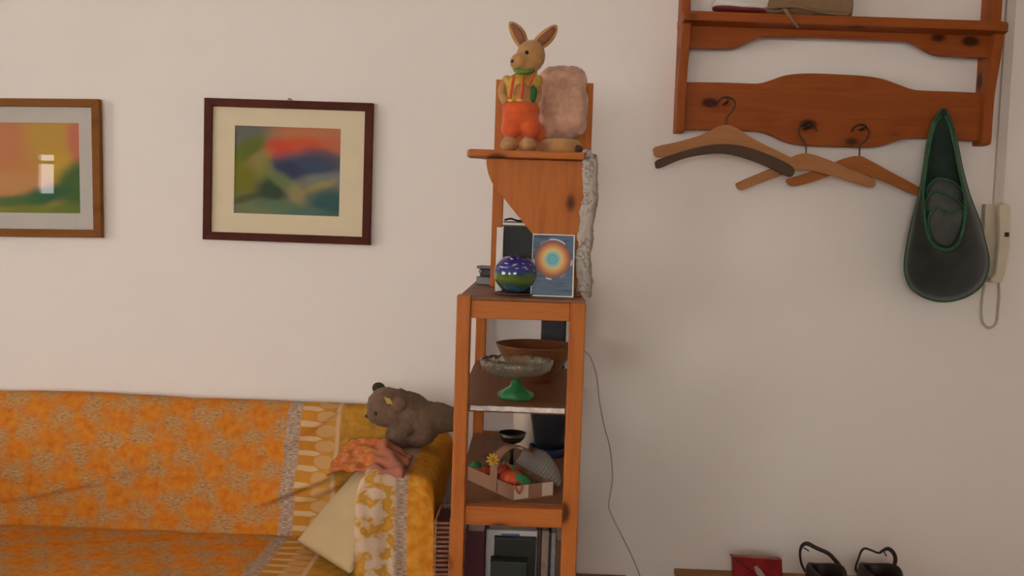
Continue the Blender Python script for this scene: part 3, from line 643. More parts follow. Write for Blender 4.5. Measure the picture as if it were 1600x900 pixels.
def batik(name, arm=False):
    m, nt, b = newmat(name); uv = N(nt, 'ShaderNodeUVMap').outputs[0]
    sp = N(nt, 'ShaderNodeSeparateXYZ'); nt.links.new(uv, sp.inputs[0]); u, v = sp.outputs[0], sp.outputs[1]
    # patches set out on a slanted half-drop repeat, edges broken by noise
    n1 = noise(nt, uv, 26, 4, .6); n2 = noise(nt, uv, 130, 3, .6); n3 = noise(nt, uv, 7, 2)
    mpw = N(nt, 'ShaderNodeMapping'); mpw.inputs['Scale'].default_value = (60, 420, 1); nt.links.new(uv, mpw.inputs[0]); nw = noise(nt, mpw.outputs[0], 1, 3)
    a = math_(nt, 'SINE', math_(nt, 'MULTIPLY', math_(nt, 'ADD', u, math_(nt, 'MULTIPLY', v, .28)), 2 * math.pi / .180))
    c = math_(nt, 'SINE', math_(nt, 'MULTIPLY', math_(nt, 'SUBTRACT', v, math_(nt, 'MULTIPLY', u, .42)), 2 * math.pi / .150))
    s = math_(nt, 'ADD', math_(nt, 'MULTIPLY', a, c), math_(nt, 'MULTIPLY', math_(nt, 'SUBTRACT', n1, .5), 4.0))
    f = math_(nt, 'MULTIPLY', maprange(nt, s, -.55, .85, 0, 1, True), maprange(nt, noise(nt, uv, 90, 2), .3, .55, .45, 1))
    ora = ramp(nt, noise(nt, uv, 40, 3), [(.3, (.56, .15, .012)), (.5, (.66, .21, .018)), (.75, (.66, .29, .030))])
    mps = N(nt, 'ShaderNodeMapping'); mps.inputs['Scale'].default_value = (70, 190, 1); mps.inputs['Rotation'].default_value = (0, 0, .2); nt.links.new(uv, mps.inputs[0])
    tanc = ramp(nt, noise(nt, mps.outputs[0], 1, 3, .65), [(.30, (.20, .105, .045)), (.42, (.40, .22, .09)), (.56, (.52, .31, .13)), (.72, (.66, .38, .10))])
    main = mix(nt, f, ora, tanc)
    def band(x0, x1, soft=.004):
        j = math_(nt, 'ADD', u, math_(nt, 'MULTIPLY', math_(nt, 'SUBTRACT', n1, .5), .010))
        return math_(nt, 'MULTIPLY', maprange(nt, j, x0 - soft, x0 + soft, 0, 1), maprange(nt, j, x1 - soft, x1 + soft, 1, 0))
    grey = ramp(nt, nw, [(.35, (.22, .13, .085)), (.5, (.42, .29, .20)), (.65, (.68, .50, .36))])
    pale = (.66, .43, .22)
    if not arm:
        per = .047; fr = math_(nt, 'FRACT', math_(nt, 'DIVIDE', math_(nt, 'ADD', v, math_(nt, 'MULTIPLY', n3, .02)), per)); t_ = math_(nt, 'MULTIPLY', math_(nt, 'ABSOLUTE', math_(nt, 'SUBTRACT', fr, .5)), 2)
        bro = ramp(nt, n3, [(.35, (.50, .19, .02)), (.7, (.60, .27, .03))])
        # fingers
        x = maprange(nt, u, -.715, -.640, 0, 1); tip = maprange(nt, x, .72, 1.0, .34, 0); fing = maprange(nt, math_(nt, 'SUBTRACT', t_, tip), -.06, .05, 1, 0)
        z1 = mix(nt, fing, bro, pale)
        # lozenges, half a repeat lower
        t2 = math_(nt, 'SUBTRACT', 1.0, t_); xx_ = maprange(nt, u, -.668, -.596, -1.05, 1.05)
        q = math_(nt, 'ADD', math_(nt, 'POWER', math_(nt, 'ABSOLUTE', xx_), 3), math_(nt, 'POWER', math_(nt, 'MULTIPLY', t2, 1.15), 2)); loz = maprange(nt, q, .6, .95, .75, 0)
        z1 = mix(nt, loz, z1, (.60, .36, .15))
        oli = ramp(nt, n1, [(.35, (.34, .19, .05)), (.5, (.52, .24, .025)), (.65, (.58, .30, .05))])
        cur = mix(nt, band(-.760, -.715), main, grey)
        cur = mix(nt, band(-.715, -.598), cur, z1)
        cur = mix(nt, band(-.602, -.588), cur, (.64, .42, .22))
        cur = mix(nt, maprange(nt, u, -.590, -.584, 0, 1), cur, oli)
    else:
        ora2 = ramp(nt, noise(nt, uv, 30, 4), [(.3, (.58, .18, .012)), (.5, (.68, .26, .02)), (.7, (.74, .38, .06))])
        wh = ramp(nt, noise(nt, uv, 24, 2), [(.40, (.66, .47, .33)), (.50, (.62, .40, .20)), (.56, (.50, .24, .03)), (.7, (.66, .32, .04))])
        cur = mix(nt, maprange(nt, u, -.345, -.335, 0, 1), wh, grey)
        cur = mix(nt, maprange(nt, u, -.312, -.304, 0, 1), cur, ora2)
    nt.links.new(cur, b.inputs['Base Color']); b.inputs['Roughness'].default_value = .85; b.inputs['Specular IOR Level'].default_value = .15
    bump(nt, b, n2, .35, .0015); return m
prof = spline([(0, 2.945, .66), (0, 2.945, .79), (0, 2.925, .814), (0, 2.885, .822), (0, 2.85, .812), (0, 2.825, .77), (0, 2.775, .60), (0, 2.745, .48), (0, 2.728, .442), (0, 2.715, .430), (0, 2.69, .436), (0, 2.60, .436), (0, 2.40, .436), (0, 2.15, .434), (0, 2.03, .42), (0, 2.005, .36), (0, 2.0, .16)], 18)
arc = [0]
for i in range(1, len(prof)): arc.append(arc[-1] + (prof[i] - prof[i - 1]).length)
FOLDS = [(-1.75, .60, -1.32, .50, .030, .012), (-1.62, .34, -1.30, .46, .010, .012), (-.88, .58, -.50, .40, .032, .012), (-.80, .40, -.58, .24, .010, .012), (-1.35, .50, -1.0, .40, .008, .012), (-.72, .55, -.50, .44, .020, .012), (-1.9, .25, -1.5, .20, .008, .02)]
th = MB(); nx = 240; x0, x1 = SX0 + .21, -.440
for j, p in enumerate(prof):
    for i in range(nx + 1):
        x = x0 + (x1 - x0) * i / nx; s = arc[j]
        onback = max(0, min(1, (p.z - .46) / .15)) if p.y > 2.72 else 0
        q = Vector((x * 2.2, s * 2.0, 0)); a = .010 * mnoise.noise(q) + .005 * mnoise.noise(Vector((x * 9, s * 7, 3)))
        # slanted drag folds
        a += .0035 * math.sin((x * .8 + s * 1.5) * 24 + 3 * mnoise.noise(Vector((x * 3, s * 3, 9)))) * max(0, mnoise.noise(Vector((x * 2.5, s * 2.5, 5))) + .25)
        fo_ = 0.0
        for (fx0_, fs0, fx1_, fs1, am, wd) in FOLDS:
            ddx, dds = fx1_ - fx0_, fs1 - fs0; L2 = ddx * ddx + dds * dds; tq = ((x - fx0_) * ddx + (s - fs0) * dds) / L2
            if -.15 < tq < 1.15:
                pd = ((x - fx0_) * dds - (s - fs0) * ddx) / L2 ** .5
                if abs(pd) < wd * 4: fo_ += am * math.exp(-((pd / wd * 1.5) ** 2 if pd < 0 else (pd / wd * .35) ** 2)) * max(0, 1 - abs(tq * 2 - 1) ** 3)
        dz = a * .35 + (.012 * mnoise.noise(Vector((x * 1.7, 0, 4))) if p.z > .7 else 0)
        ex = -.012 * max(0, 1 - abs(x + .60) * 3.5) * onback
        th.uv[len(th.v)] = (x, s); th.v.append(Vector((x, p.y - .004 - abs(a) * (1 if onback or p.z < .4 else .2) + min(0, ex) - fo_ * onback, max(p.z, .1) + (abs(a) * .8 if not onback else dz))))
        if p.y > 2.93: th.v[-1].y = min(th.v[-1].y, 2.946)
for j in range(len(prof) - 1):
    for i in range(nx):
        o_ = j * (nx + 1) + i; th.f.append((o_, o_ + 1, o_ + nx + 2, o_ + nx + 1))
o = th.build('sofa_throw', batik('batik_main'), smooth=True); tag(o, 'orange and tan batik throw draped over the sofa back and seat', 'throw')
sm = o.modifiers.new('thickness', 'SOLIDIFY'); sm.thickness = .004; sm.offset = -1
# arm throw
ap = spline([(-.447, 0, .44), (-.448, 0, .60), (-.446, 0, .68), (-.436, 0, .722), (-.40, 0, .738), (-.34, 0, .744), (-.285, 0, .738), (-.248, 0, .718), (-.236, 0, .68), (-.234, 0, .635)], 6)
rows = [('t', 2.925 - i * (2.925 - 2.375) / 30) for i in range(31)] + [('c', q) for q in (.25, .5, .75, 1)] + [('f', i / 30) for i in range(1, 31)]
th = MB(); na = len(ap)
for (kd, q) in rows:
    for i, p in enumerate(ap):
        x, z = p.x, p.z; tt = i / (na - 1)
        y = q if kd == 't' else 2.355
        hem = max(0, (tt - .86) / .14)
        if kd == 't': z = p.z + hem * ((q - 2.375) / .55 * .05 - .05)
        elif kd == 'c': y = 2.375 - .022 * math.sin(q * math.pi / 2); z = p.z - .022 * (1 - math.cos(q * math.pi / 2)) - hem * .05
        else: y = 2.353; z = (p.z - .022 - hem * .05) * (1 - q) + .10 * q
        d = .006 * mnoise.noise(Vector((x * 14, y * 9, z * 6))) + .004 * mnoise.noise(Vector((x * 34, y * 14, z * 10)))
        vv = (2.925 - y) + (max(0, .75 - z) if kd == 'f' else 0)
        th.uv[len(th.v)] = (x, vv)
        if kd == 'f': th.v.append(Vector((x + d * .5, y - .006 + d * 2, z)))
        elif kd == 't' and (tt < .3 or tt > .8): th.v.append(Vector((x + (-1 if tt < .3 else 1) * abs(d) * .6, y, z)))
        else: th.v.append(Vector((x, y - (abs(d) if kd == 'c' else 0), z + abs(d))))
for j in range(len(rows) - 1):
    for i in range(na - 1):
        o_ = j * na + i; th.f.append((o_, o_ + 1, o_ + na + 1, o_ + na))
o = th.build('arm_throw', batik('batik_arm', True), smooth=True); tag(o, 'bright orange batik throw hanging over the sofa arm', 'throw')
sm = o.modifiers.new('thickness', 'SOLIDIFY'); sm.thickness = .003; sm.offset = -1

# cream cushion
cm = plain('cream_cotton', (.52, .38, .19), .85, .05, 8, bmp=.25, bs=350)
TL, TR, BR, BL = P(574, 722, 2.655), P(619, 746, 2.50), P(548, 925, 2.33), P(463, 858, 2.60)
BL.z = max(BL.z, .46); BR.z = max(BR.z, .47)
def cush(sign):
    def fn(u, v):
        a = TL.lerp(TR, u); c = BL.lerp(BR, u); q = c.lerp(a, v)
        n_ = (TR - TL + BR - BL).cross(TL - BL + TR - BR).normalized()
        e = (max(0, 1 - abs(2 * u - 1) ** 2.6) * max(0, 1 - abs(2 * v - 1) ** 2.6)) ** .55
        pull = .06 * (math.sin(math.pi * v) * (u - .5) + 0)
        q = q - (TR - TL).lerp(BR - BL, 1 - v) * pull
        return q + n_ * sign * (.040 * e + .003 * mnoise.noise(Vector((u * 4, v * 6, sign))) * e + (.004 * math.sin((u + v * .4) * 14) * e * max(0, .35 - v) * 2))
    return fn
cb = MB(); cb.grid(cush(1), 30, 36); n0 = len(cb.v); cb.grid(cush(-1), 30, 36)
# weld along the rim
o = cb.build('cushion', cm, smooth=True); me = o.data
bmm = bmesh.new(); bmm.from_mesh(me); bmesh.ops.remove_doubles(bmm, verts=bmm.verts, dist=.0006); bmesh.ops.recalc_face_normals(bmm, faces=bmm.faces); bmm.to_mesh(me); bmm.free()
tag(o, 'plain cream cushion leaning in the corner between sofa back and arm', 'cushion')
# red cloth beneath the plush animal
m, nt, b = newmat('red_orange_scarf'); uv = N(nt, 'ShaderNodeUVMap').outputs[0]
cA = ramp(nt, noise(nt, uv, 9, 4), [(.3, (.42, .085, .012)), (.5, (.55, .14, .02)), (.62, (.52, .26, .10)), (.75, (.46, .10, .02))])
sp = N(nt, 'ShaderNodeSeparateXYZ'); nt.links.new(uv, sp.inputs[0])
nt.links.new(mix(nt, maprange(nt, sp.outputs[0], .52, .72, 0, 1), cA, (.40, .13, .075)), b.inputs['Base Color']); b.inputs['Roughness'].default_value = .85
ca, cb_, cc, cd_ = P(508, 742, 2.735), P(548, 684, 2.765), G(643, 708, .765), G(630, 748, .762)
tag(MB().grid(lambda u, v: ca.lerp(cd_, u).lerp(cb_.lerp(cc, u), v) + Vector((0, -.018, .018)) * (mnoise.noise(Vector((u * 7, v * 5, 2))) + .8 * math.sin(u * 8 + v * 3) * .4) + Vector((0, -.016, .022)) * math.sin(math.pi * u), 36, 20, .003).build('red_scarf', m, smooth=True), 'crumpled red-orange scarf lying under the plush animal', 'scarf')

# plush animal
fur = plain('grey_brown_fur', (.165, .098, .055), .95, .3, 16, bmp=1.0, bs=220, sheen=.08)
fur_d = plain('dark_fur', (.060, .045, .028), .95, .3, 16, bmp=1.0, bs=220, sheen=.05)
YS = 2.66; ks = YS / F
pa = thing('plush_animal', 'grey-brown plush animal with yellow ear tag lying over the sofa corner', 'plush toy', (P(640, 700, YS).x, YS, .745))
bd = MB()
def EP(mb, a, b_, dy, rx, ry, rz, rot=0): return mb.ell(P(a, b_, YS + dy), (rx * ks, ry * ks, rz * ks), (0, rot, 0))
EP(bd, 604, 636, 0, 32, 33, 32); EP(bd, 590, 646, -.005, 17, 22, 17); EP(bd, 622, 638, 0, 32, 34, 31); EP(bd, 640, 642, .0, 34, 34, 30, 10); EP(bd, 662, 655, .005, 36, 33, 30, 14); EP(bd, 684, 653, .01, 30, 30, 25, 14); EP(bd, 704, 655, .012, 20, 26, 20)
EP(bd, 634, 668, -.012, 22, 24, 32, 25); EP(bd, 619, 691, -.022, 25, 22, 16, -14); EP(bd, 602, 697, -.026, 13, 14, 10); EP(bd, 655, 683, -.01, 28, 24, 16, -15)
body = blob('body', bd, fur, pa, .0055, 5, .003, 110)
for a, b_, dy, r in ((592, 607, .028, 11), (623, 632, -.056, 13)):
    e = MB().ell(P(a, b_, YS + dy), (r * ks, r * .55 * ks, r * .9 * ks), (0, 20, 0)); e.build('ear', fur if r > 11 else fur_d, pa, smooth=True)
for a, b_, dy in ((588, 646, -.047),): MB().ell(P(a, b_, YS + dy - .006), (.007, .006, .007)).build('eye', MT['dark'], pa, smooth=True)
MB().ell(P(574, 650, YS - .012), (.008, .010, .006)).build('nose', fur_d, pa, smooth=True)
c = P(607, 627, YS - .068); MB().prism([c + Vector((-.014, 0, .012)), c + Vector((.004, 0, .008)), c + Vector((.014, 0, -.008)), c + Vector((-.004, 0, -.007))], (0, .003, 0)).build('ear_tag', plain('yellow_tag', (.52, .32, .05), .6), pa)

# wicker basket in the gap
wk = plain('wicker_red_brown', (.36, .14, .075), .6, .3, 60); wki = plain('wicker_dark', (.05, .016, .010), .8)
bx = thing('wicker_basket', 'slim red-brown wicker basket in the gap between sofa arm and bookcase', 'basket', (-.2, 2.325, 0))
MB().box(-.220, -.182, 2.256, 2.394, .005, .640).build('lining', wki, bx)
wm = MB()
for i in range(53):
    z = .012 + i * .0122; o1 = .0012 * math.sin(i * 2.1)
    wm.tube([(-.222 - o1, 2.25, z), (-.180, 2.25 - o1, z + .0015), (-.180, 2.40, z), (-.222, 2.40, z)], .0033, 6, True)
wm.build('weave', wk, bx, smooth=True, kind='stuff')
for x in (-.219, -.184): MB().tube([(x, 2.2455, .0), (x, 2.2455, .662)], .0016, 6).build('stake', wk, bx, smooth=True)

# ------------------------------------------------------------------ pictures
def picture(name, label, corners, Yf, fw_px, mat_px, frame_m, passe_m, art_m, glass, depth=.022):
    """corners px TL TR BR BL of the outer frame, mat window px TL TR BR BL"""
    TLc, TRc, BRc, BLc = [P(a, b_, Yf) for a, b_ in corners]
    root = thing(name, label, 'picture', ((BLc.x + BRc.x) / 2, Yf, (BLc.z + BRc.z) / 2))
    ctr = (TLc + TRc + BRc + BLc) / 4
    ex = ((TRc - TLc) + (BRc - BLc)).normalized(); ez = Vector((-ex.z, 0, ex.x))
    hw = ((TRc - TLc).length + (BRc - BLc).length) / 4; hh = ((TLc - BLc).length + (TRc - BRc).length) / 4
    fwm = fw_px * Yf / F
    Q = lambda a, b_, dy=0: ctr + ex * a + ez * b_ + Vector((0, dy, 0))
    for (a0, b0, a1, b1, a2, b2, a3, b3) in ((-hw, hh, hw, hh, hw - fwm, hh - fwm, -hw + fwm, hh - fwm), (-hw, -hh, hw, -hh, hw - fwm, -hh + fwm, -hw + fwm, -hh + fwm), (-hw, -hh, -hw, hh, -hw + fwm, hh - fwm, -hw + fwm, -hh + fwm), (hw, -hh, hw, hh, hw - fwm, hh - fwm, hw - fwm, -hh + fwm)):
        MB().prism([Q(a0, b0), Q(a1, b1), Q(a2, b2), Q(a3, b3)], (0, depth, 0)).build('frame_bar', frame_m, root, bevel=.0015)
    iw, ih = hw - fwm, hh - fwm
    m0 = [P(a, b_, Yf + .012) for a, b_ in mat_px]
    loc = [((p - ctr).dot(ex), (p - ctr).dot(ez)) for p in m0]
    l = (loc[0][0] + loc[3][0]) / 2; r = (loc[1][0] + loc[2][0]) / 2; t = (loc[0][1] + loc[1][1]) / 2; bt_ = (loc[2][1] + loc[3][1]) / 2
    mb = MB(); y = .0105
    for (a0, a1, b0, b1) in ((-iw, iw, t, ih), (-iw, iw, -ih, bt_), (-iw, l, bt_, t), (r, iw, bt_, t)):
        mb.prism([Q(a0, b0, y), Q(a1, b0, y), Q(a1, b1, y), Q(a0, b1, y)], (0, .002, 0))
    mb.build('mat', passe_m, root)
    MB().quad(Q(l - .004, bt_ - .004, y + .0032), Q(r + .004, bt_ - .004, y + .0032), Q(r + .004, t + .004, y + .0032), Q(l - .004, t + .004, y + .0032)).build('painting', art_m, root)
    MB().prism([Q(-iw, -ih, .018), Q(iw, -ih, .018), Q(iw, ih, .018), Q(-iw, ih, .018)], (0, .003, 0)).build('backing', card, root)
    if glass: MB().quad(Q(-iw, -ih, .0075), Q(iw, -ih, .0075), Q(iw, ih, .0075), Q(-iw, ih, .0075)).build('glass', MT['pane'], root)
    return root, Q, hh
art1 = blobs_mat('pastel_hills_gold', (.60, .30, .10), [
    (.05, .85, .5, .5, 0, (.62, .26, .12), .8), (.62, .80, .35, .45, 10, (.60, .38, .07), .9), (.97, .80, .16, .4, 0, (.62, .20, .13), .9), (.75, .48, .25, .28, 30, (.64, .42, .05), .8),
    (.25, .34, .5, .16, 0, (.64, .36, .14), .7), (.95, .36, .34, .24, 38, (.07, .15, .05), 1), (1.0, .20, .30, .34, 20, (.09, .19, .04), 1), (.55, .19, .42, .13, 14, (.04, .15, .06), 1), (.15, .13, .45, .08, 4, (.07, .18, .05), .9), (.5, .03, .9, .10, 2, (.24, .27, .04), .9), (.85, .06, .3, .10, 10, (.15, .22, .03), .8)], .6, .04, 1.25)
art2 = blobs_mat('pastel_hills_red', (.17, .15, .10), [
    (.75, .92, .55, .30, -6, (.42, .16, .07), 1), (.08, .95, .30, .2, 20, (.12, .12, .10), .9), (.60, .76, .42, .16, 4, (.52, .085, .030), 1), (.40, .74, .16, .14, 30, (.52, .06, .03), .8), (.95, .80, .2, .14, -20, (.44, .12, .06), .8),
    (.72, .56, .42, .20, -8, (.045, .065, .11), 1), (.50, .50, .22, .15, -25, (.03, .04, .085), .9), (.86, .66, .25, .12, -20, (.06, .06, .09), .7), (.85, .42, .30, .10, 10, (.18, .19, .16), .8),
    (.12, .70, .30, .14, 50, (.10, .13, .02), 1), (.20, .58, .26, .10, 45, (.30, .20, .07), .7), (.08, .40, .22, .28, 15, (.16, .15, .015), 1), (.12, .18, .2, .06, 20, (.05, .07, .02), .7), (.30, .45, .10, .32, 5, (.20, .20, .03), .7), (.36, .28, .20, .22, -35, (.035, .06, .03), 1), (.50, .35, .30, .09, -42, (.14, .18, .07), .8),
    (.60, .22, .10, .18, 20, (.28, .22, .10), .8), (.80, .34, .20, .06, 30, (.30, .24, .06), .8), (.90, .15, .28, .22, 10, (.035, .09, .085), 1), (.45, .10, .35, .10, -6, (.09, .15, .08), .9), (.15, .06, .3, .07, 0, (.13, .17, .07), .8), (.70, .05, .25, .07, 0, (.07, .13, .10), .8)], .6, .05, 1.2)
mahog = plain('dark_red_wood', (.085, .017, .008), .5, .25, 8, spec=.12); goldw = pine('gold_brown_wood', 'X', (.25, .09, .012), (.21, .072, .010), (.19, .06, .01), rough=.6)
p2, Q2, hh2 = picture('framed_pastel', 'landscape pastel of red sky and hills in dark red frame with cream mat', [(319, 153), (583, 160.5), (577.5, 383.5), (316, 373.5)], 2.925, 12.5, [(367.5, 196.5), (532.5, 201), (530, 339), (365.5, 332)], mahog, plain('cream_mat', (.76, .64, .42), .8, .02), art2, False)
tk = MB().tube(spline([Q2(.012, hh2 - .004, .018), Q2(.003, hh2 + .006, .012), Q2(-.004, hh2 + .004, .008)], 4), .0018, 6); tk.build('hanger_loop', MT['metal'], p2, smooth=True)
p1, Q1, hh1 = picture('framed_hill_picture', 'golden sky and green hill picture in a gold-brown frame with grey mat', [(-42, 153), (155, 154.5), (157, 371.5), (-40, 369)], 2.925, 12.5, [(-6, 191), (123.5, 192.5), (125.5, 333.5), (-5, 332)], goldw, plain('grey_mat', (.76, .69, .61), .8, .02), art1, True)

# ------------------------------------------------------------------ coat rack
rk = thing('coat_rack', 'dark orange pine wall coat rack with hat shelf and curved hook board', 'coat rack', (P(1310, 180, 2.92).x, 2.92, 1.69))
YH = 2.902
hb = spline([*px([(1066, 128), (1120, 128.5), (1165, 130), (1187, 130), (1205, 125), (1228, 117.5), (1262, 114.5), (1310, 116), (1350, 118.5), (1378, 123), (1402, 131), (1424, 139), (1445, 141.5), (1490, 143), (1546, 145.5)], YH)], 4)
lbm = spline([*px([(1546, 222), (1490, 218), (1440, 215.5), (1415, 216.5), (1395, 222), (1375, 228), (1350, 229.5), (1300, 228.5), (1255, 226.5), (1228, 221), (1205, 211), (1188, 205.5), (1165, 204.5), (1120, 203), (1066, 202)], YH)], 4)
MB().prism(hb + lbm, (0, .022, 0)).build('hook_board', MT['rackX'], rk, bevel=.002)
YA = 2.885
apt = px([(1066, 22), (1556, 44)], YA)
apb = spline(px([(1556, 91.5), (1500, 88.5), (1468, 86.5), (1450, 80.5), (1432, 69.5), (1416, 64), (1390, 62.5), (1300, 59), (1200, 56.5), (1185, 58), (1168, 66), (1150, 73.5), (1130, 75.5), (1066, 74)], YA), 4)
MB().prism(apt + apb, (0, .02, 0)).build('apron', MT['rackX'], rk, bevel=.0015)
def bracket(xa, xb, zb, ztop, zsh):
    sil = spline([(0, 2.948, zb), (0, 2.898, zb), (0, 2.884, zb + .012), (0, 2.884, zb + .08), (0, 2.880, zb + .16), (0, 2.866, zb + .23), (0, 2.854, zsh - .05), (0, 2.848, zsh - .015), (0, 2.848, zsh)], 4)
    pts = [Vector((xa, p.y, p.z)) for p in sil] + [Vector((xa, 2.948, zsh))]
    MB().prism(pts, (xb - xa, 0, 0)).build('bracket', MT['rackZ'], rk, bevel=.003)
    pts = [(xa, 2.948, zsh + .03), (xa, 2.872, zsh + .03), (xa, 2.872, ztop), (xa, 2.948, ztop)]
    MB().prism(pts, (xb - xa, 0, 0)).build('bracket', MT['rackZ'], rk, bevel=.003)
sl, sr = P(1069, 31, 2.81), P(1583, 48.5, 2.81)
bl_x = P(1058.5, 150, 2.884).x; br_x = P(1537, 180, 2.884).x
sz = lambda x: sl.z + (sr.z - sl.z) * (x - sl.x) / (sr.x - sl.x)
bracket(bl_x, P(1072, 150, 2.884).x, P(1062, 206, 2.884).z, 2.34, sz(bl_x) - .0003)
bracket(br_x, br_x + .030, P(1545, 226, 2.884).z, 2.34, sz(br_x) - .0003)
tdz = Vector((0, 0, .029))
dx = Vector((sr.x - sl.x, 0, sr.z - sl.z))
fp = [(0, .139), (0, 0), (.955, 0), (.98, .004), (.994, .018), (1.0, .045), (1.0, .139)]
MB().prism([Vector((sl.x, 2.81, sl.z)) + dx * u + Vector((0, y, 0)) for u, y in fp], tdz).build('hat_shelf', MT['rackX'], rk, bevel=.003)
PEGS = [(1136, 158, 2.848), (1262, 198, 2.863), (1348, 200, 2.879), (1474, 176, 2.85)]
for a, b_, Y in PEGS:
    q = P(a, b_, Y); e = Vector((q.x, YH, P(a, b_, Y).z))
    pg = MB().tube([e + Vector((0, 0, -.003)), q + Vector((0, .004, -.004)), q + Vector((0, -.012, -.002)), q + Vector((0, -.018, .008))], [.0042, .0040, .0038, .0045], 10); pg.build('peg', MT['metal'], rk, smooth=True)
# hangers
hw_l = pine('light_hanger_wood', 'X', (.46, .20, .075), (.38, .155, .055), (.34, .13, .045), rough=.4); hw_o = pine('orange_hanger_wood', 'X', (.40, .125, .032), (.30, .085, .02), (.28, .08, .02), rough=.4)
def hanger(label, outline, hook, Y, th_, mat, bar=None):
    top = P(*hook[-1], Y); g = thing('clothes_hanger', label, 'clothes hanger', (top.x, Y, min(P(a, b_, Y).z for a, b_ in outline)), 'hangers on the coat rack')
    MB().prism(spline(px(outline, Y), 4, True), (0, th_, 0)).build('shoulder_bar', mat, g, bevel=.002)
    MB().tube(spline(px(hook, Y + th_ / 2), 6), .0026, 8).build('hook', MT['metal'], g, smooth=True)
    if bar: MB().prism(spline(px(bar, Y - .011), 4, True), (0, .0105, 0)).build('trouser_bar', plain('dark_brown_bar', (.095, .050, .027), .7), g, bevel=.002)
hanger('broad pale wood hanger with a dark brown curved trouser bar', [(1021, 237), (1025, 229), (1060, 221), (1095, 211), (1115, 201), (1128, 195.5), (1142, 196), (1158, 204), (1180, 218), (1205, 231), (1232, 244), (1242, 253), (1240, 266), (1205, 254), (1170, 241), (1135, 233), (1100, 235), (1060, 242), (1028, 246)], [(1117, 163), (1122, 159), (1127, 154), (1136, 151.5), (1146, 156), (1149, 165), (1143, 175), (1136, 184), (1135.5, 198)], 2.838, .008, hw_l, [(1024, 258), (1027, 250), (1055, 240), (1090, 230), (1125, 225), (1160, 228), (1195, 239), (1225, 252), (1241, 263), (1240, 273), (1232, 276), (1205, 263), (1170, 249), (1135, 240.5), (1100, 241.5), (1065, 249), (1030, 263)])
hanger('pale wood hanger hanging between two other hangers', [(1150, 289), (1155, 284), (1185, 271), (1215, 258), (1240, 244), (1256, 239.5), (1270, 241), (1300, 251.5), (1335, 266), (1362, 278), (1369, 286), (1362, 293), (1330, 284), (1300, 274.5), (1265, 267), (1240, 268), (1210, 278), (1180, 289), (1158, 297)], [(1276, 206), (1273, 198), (1266, 192.5), (1256, 193), (1249, 200), (1250, 212), (1257, 222), (1259.5, 232), (1259, 243)], 2.856, .009, hw_l)
hanger('orange wood hanger with one end behind the green bag', [(1229, 284), (1233, 279), (1262, 270), (1295, 258), (1318, 248), (1343, 243.5), (1362, 252), (1395, 270), (1420, 283), (1440, 295), (1441, 303), (1430, 304.5), (1395, 289), (1365, 277), (1335, 270), (1305, 273), (1270, 284), (1240, 291)], [(1331, 206), (1336, 198), (1345, 194.5), (1354, 198.5), (1358, 208), (1354, 219), (1345, 226), (1343, 234), (1343, 247)], 2.874, .009, hw_o)

# green slipper bag
bagm = plain('dark_grey_felt', (.030, .033, .027), .95, .25, 20, bmp=.5, bs=200, sheen=.3); lin = plain('dark_green_lining', (.018, .034, .024), .95, .25, 20, bmp=.4, bs=200)
pip = plain('green_piping', (.035, .115, .050), .8, .2, 60)
outer = [(1474, 170), (1487, 192), (1496, 225), (1504, 265), (1515, 305), (1530, 345), (1541, 385), (1545, 412), (1538, 440), (1520, 458), (1497, 468), (1472, 471), (1446, 465), (1426, 452), (1416, 433), (1414, 410), (1419, 375), (1428, 335), (1438, 295), (1444, 260), (1449, 225), (1458, 192)]
inner = [(1474, 177), (1483, 196), (1491, 228), (1498, 265), (1505, 295), (1508, 318), (1508, 340), (1504, 362), (1497, 380), (1487, 389), (1475, 391), (1463, 387), (1453, 376), (1447, 357), (1444, 335), (1442, 312), (1443, 290), (1447, 262), (1451, 235), (1455, 215), (1461, 196), (1468, 184)]
YB2 = 2.868
def depth(b_):                                # how far the pocket stands out from its back at a given height (px row)
    t = max(0, min(1, (b_ - 185) / 215)); return .004 + .075 * t ** 1.2
bg_ = thing('slipper_bag', 'dark grey felt hanging bag with green piping on the coat rack', 'bag', (P(1474, 470, YB2).x, YB2, P(1474, 471, YB2).z))
no = len(outer); OS = spline([(a, b_, 0) for a, b_ in outer], 4, True); IS = spline([(a, b_, 0) for a, b_ in inner], 4, True); n4 = len(OS)
mb = MB(); NR = 8
for r in range(NR + 1):
    t = r / NR
    for i in range(n4):
        q = OS[i].lerp(IS[i], t); d = depth(q.y) * math.sin(min(1, t * 1.0) * math.pi / 2) ** .75 if q.y > 175 else .003
        mb.v.append(P(q.x, q.y, YB2 - d))
for r in range(NR):
    for i in range(n4): mb.f.append((r * n4 + i, r * n4 + (i + 1) % n4, (r + 1) * n4 + (i + 1) % n4, (r + 1) * n4 + i))
fo = mb.build('front_pocket', bagm, bg_, smooth=True); sm = fo.modifiers.new('thickness', 'SOLIDIFY'); sm.thickness = .0035; sm.offset = -1
rim = mb.v[NR * n4:]; edge = mb.v[:n4]
MB().prism([P(q.x, q.y, YB2) for q in OS], (0, .004, 0)).build('back_sheet', lin, bg_)
MB().tube([p + Vector((0, -.001, 0)) for p in rim], .0042, 8, True).build('piping', pip, bg_, smooth=True)
MB().tube([p + Vector((0, .001, 0)) for p in edge], .0036, 8, True).build('piping', pip, bg_, smooth=True)
MB().tube([P(1474, 176, 2.855) + Vector((.008 * math.sin(a), 0, -.010 * math.cos(a))) for a in [i * math.pi / 8 for i in range(16)]], .0018, 6, True).build('loop', MT['dark'], bg_, smooth=True)
stm = MB()
for i in range(8):
    a, b_ = 1458 - i * .9 , 192 + i * 4; stm.tube([P(a - 3, b_ + 1, YB2 - .008), P(a + 3, b_ - 1, YB2 - .012)], .0011, 5)
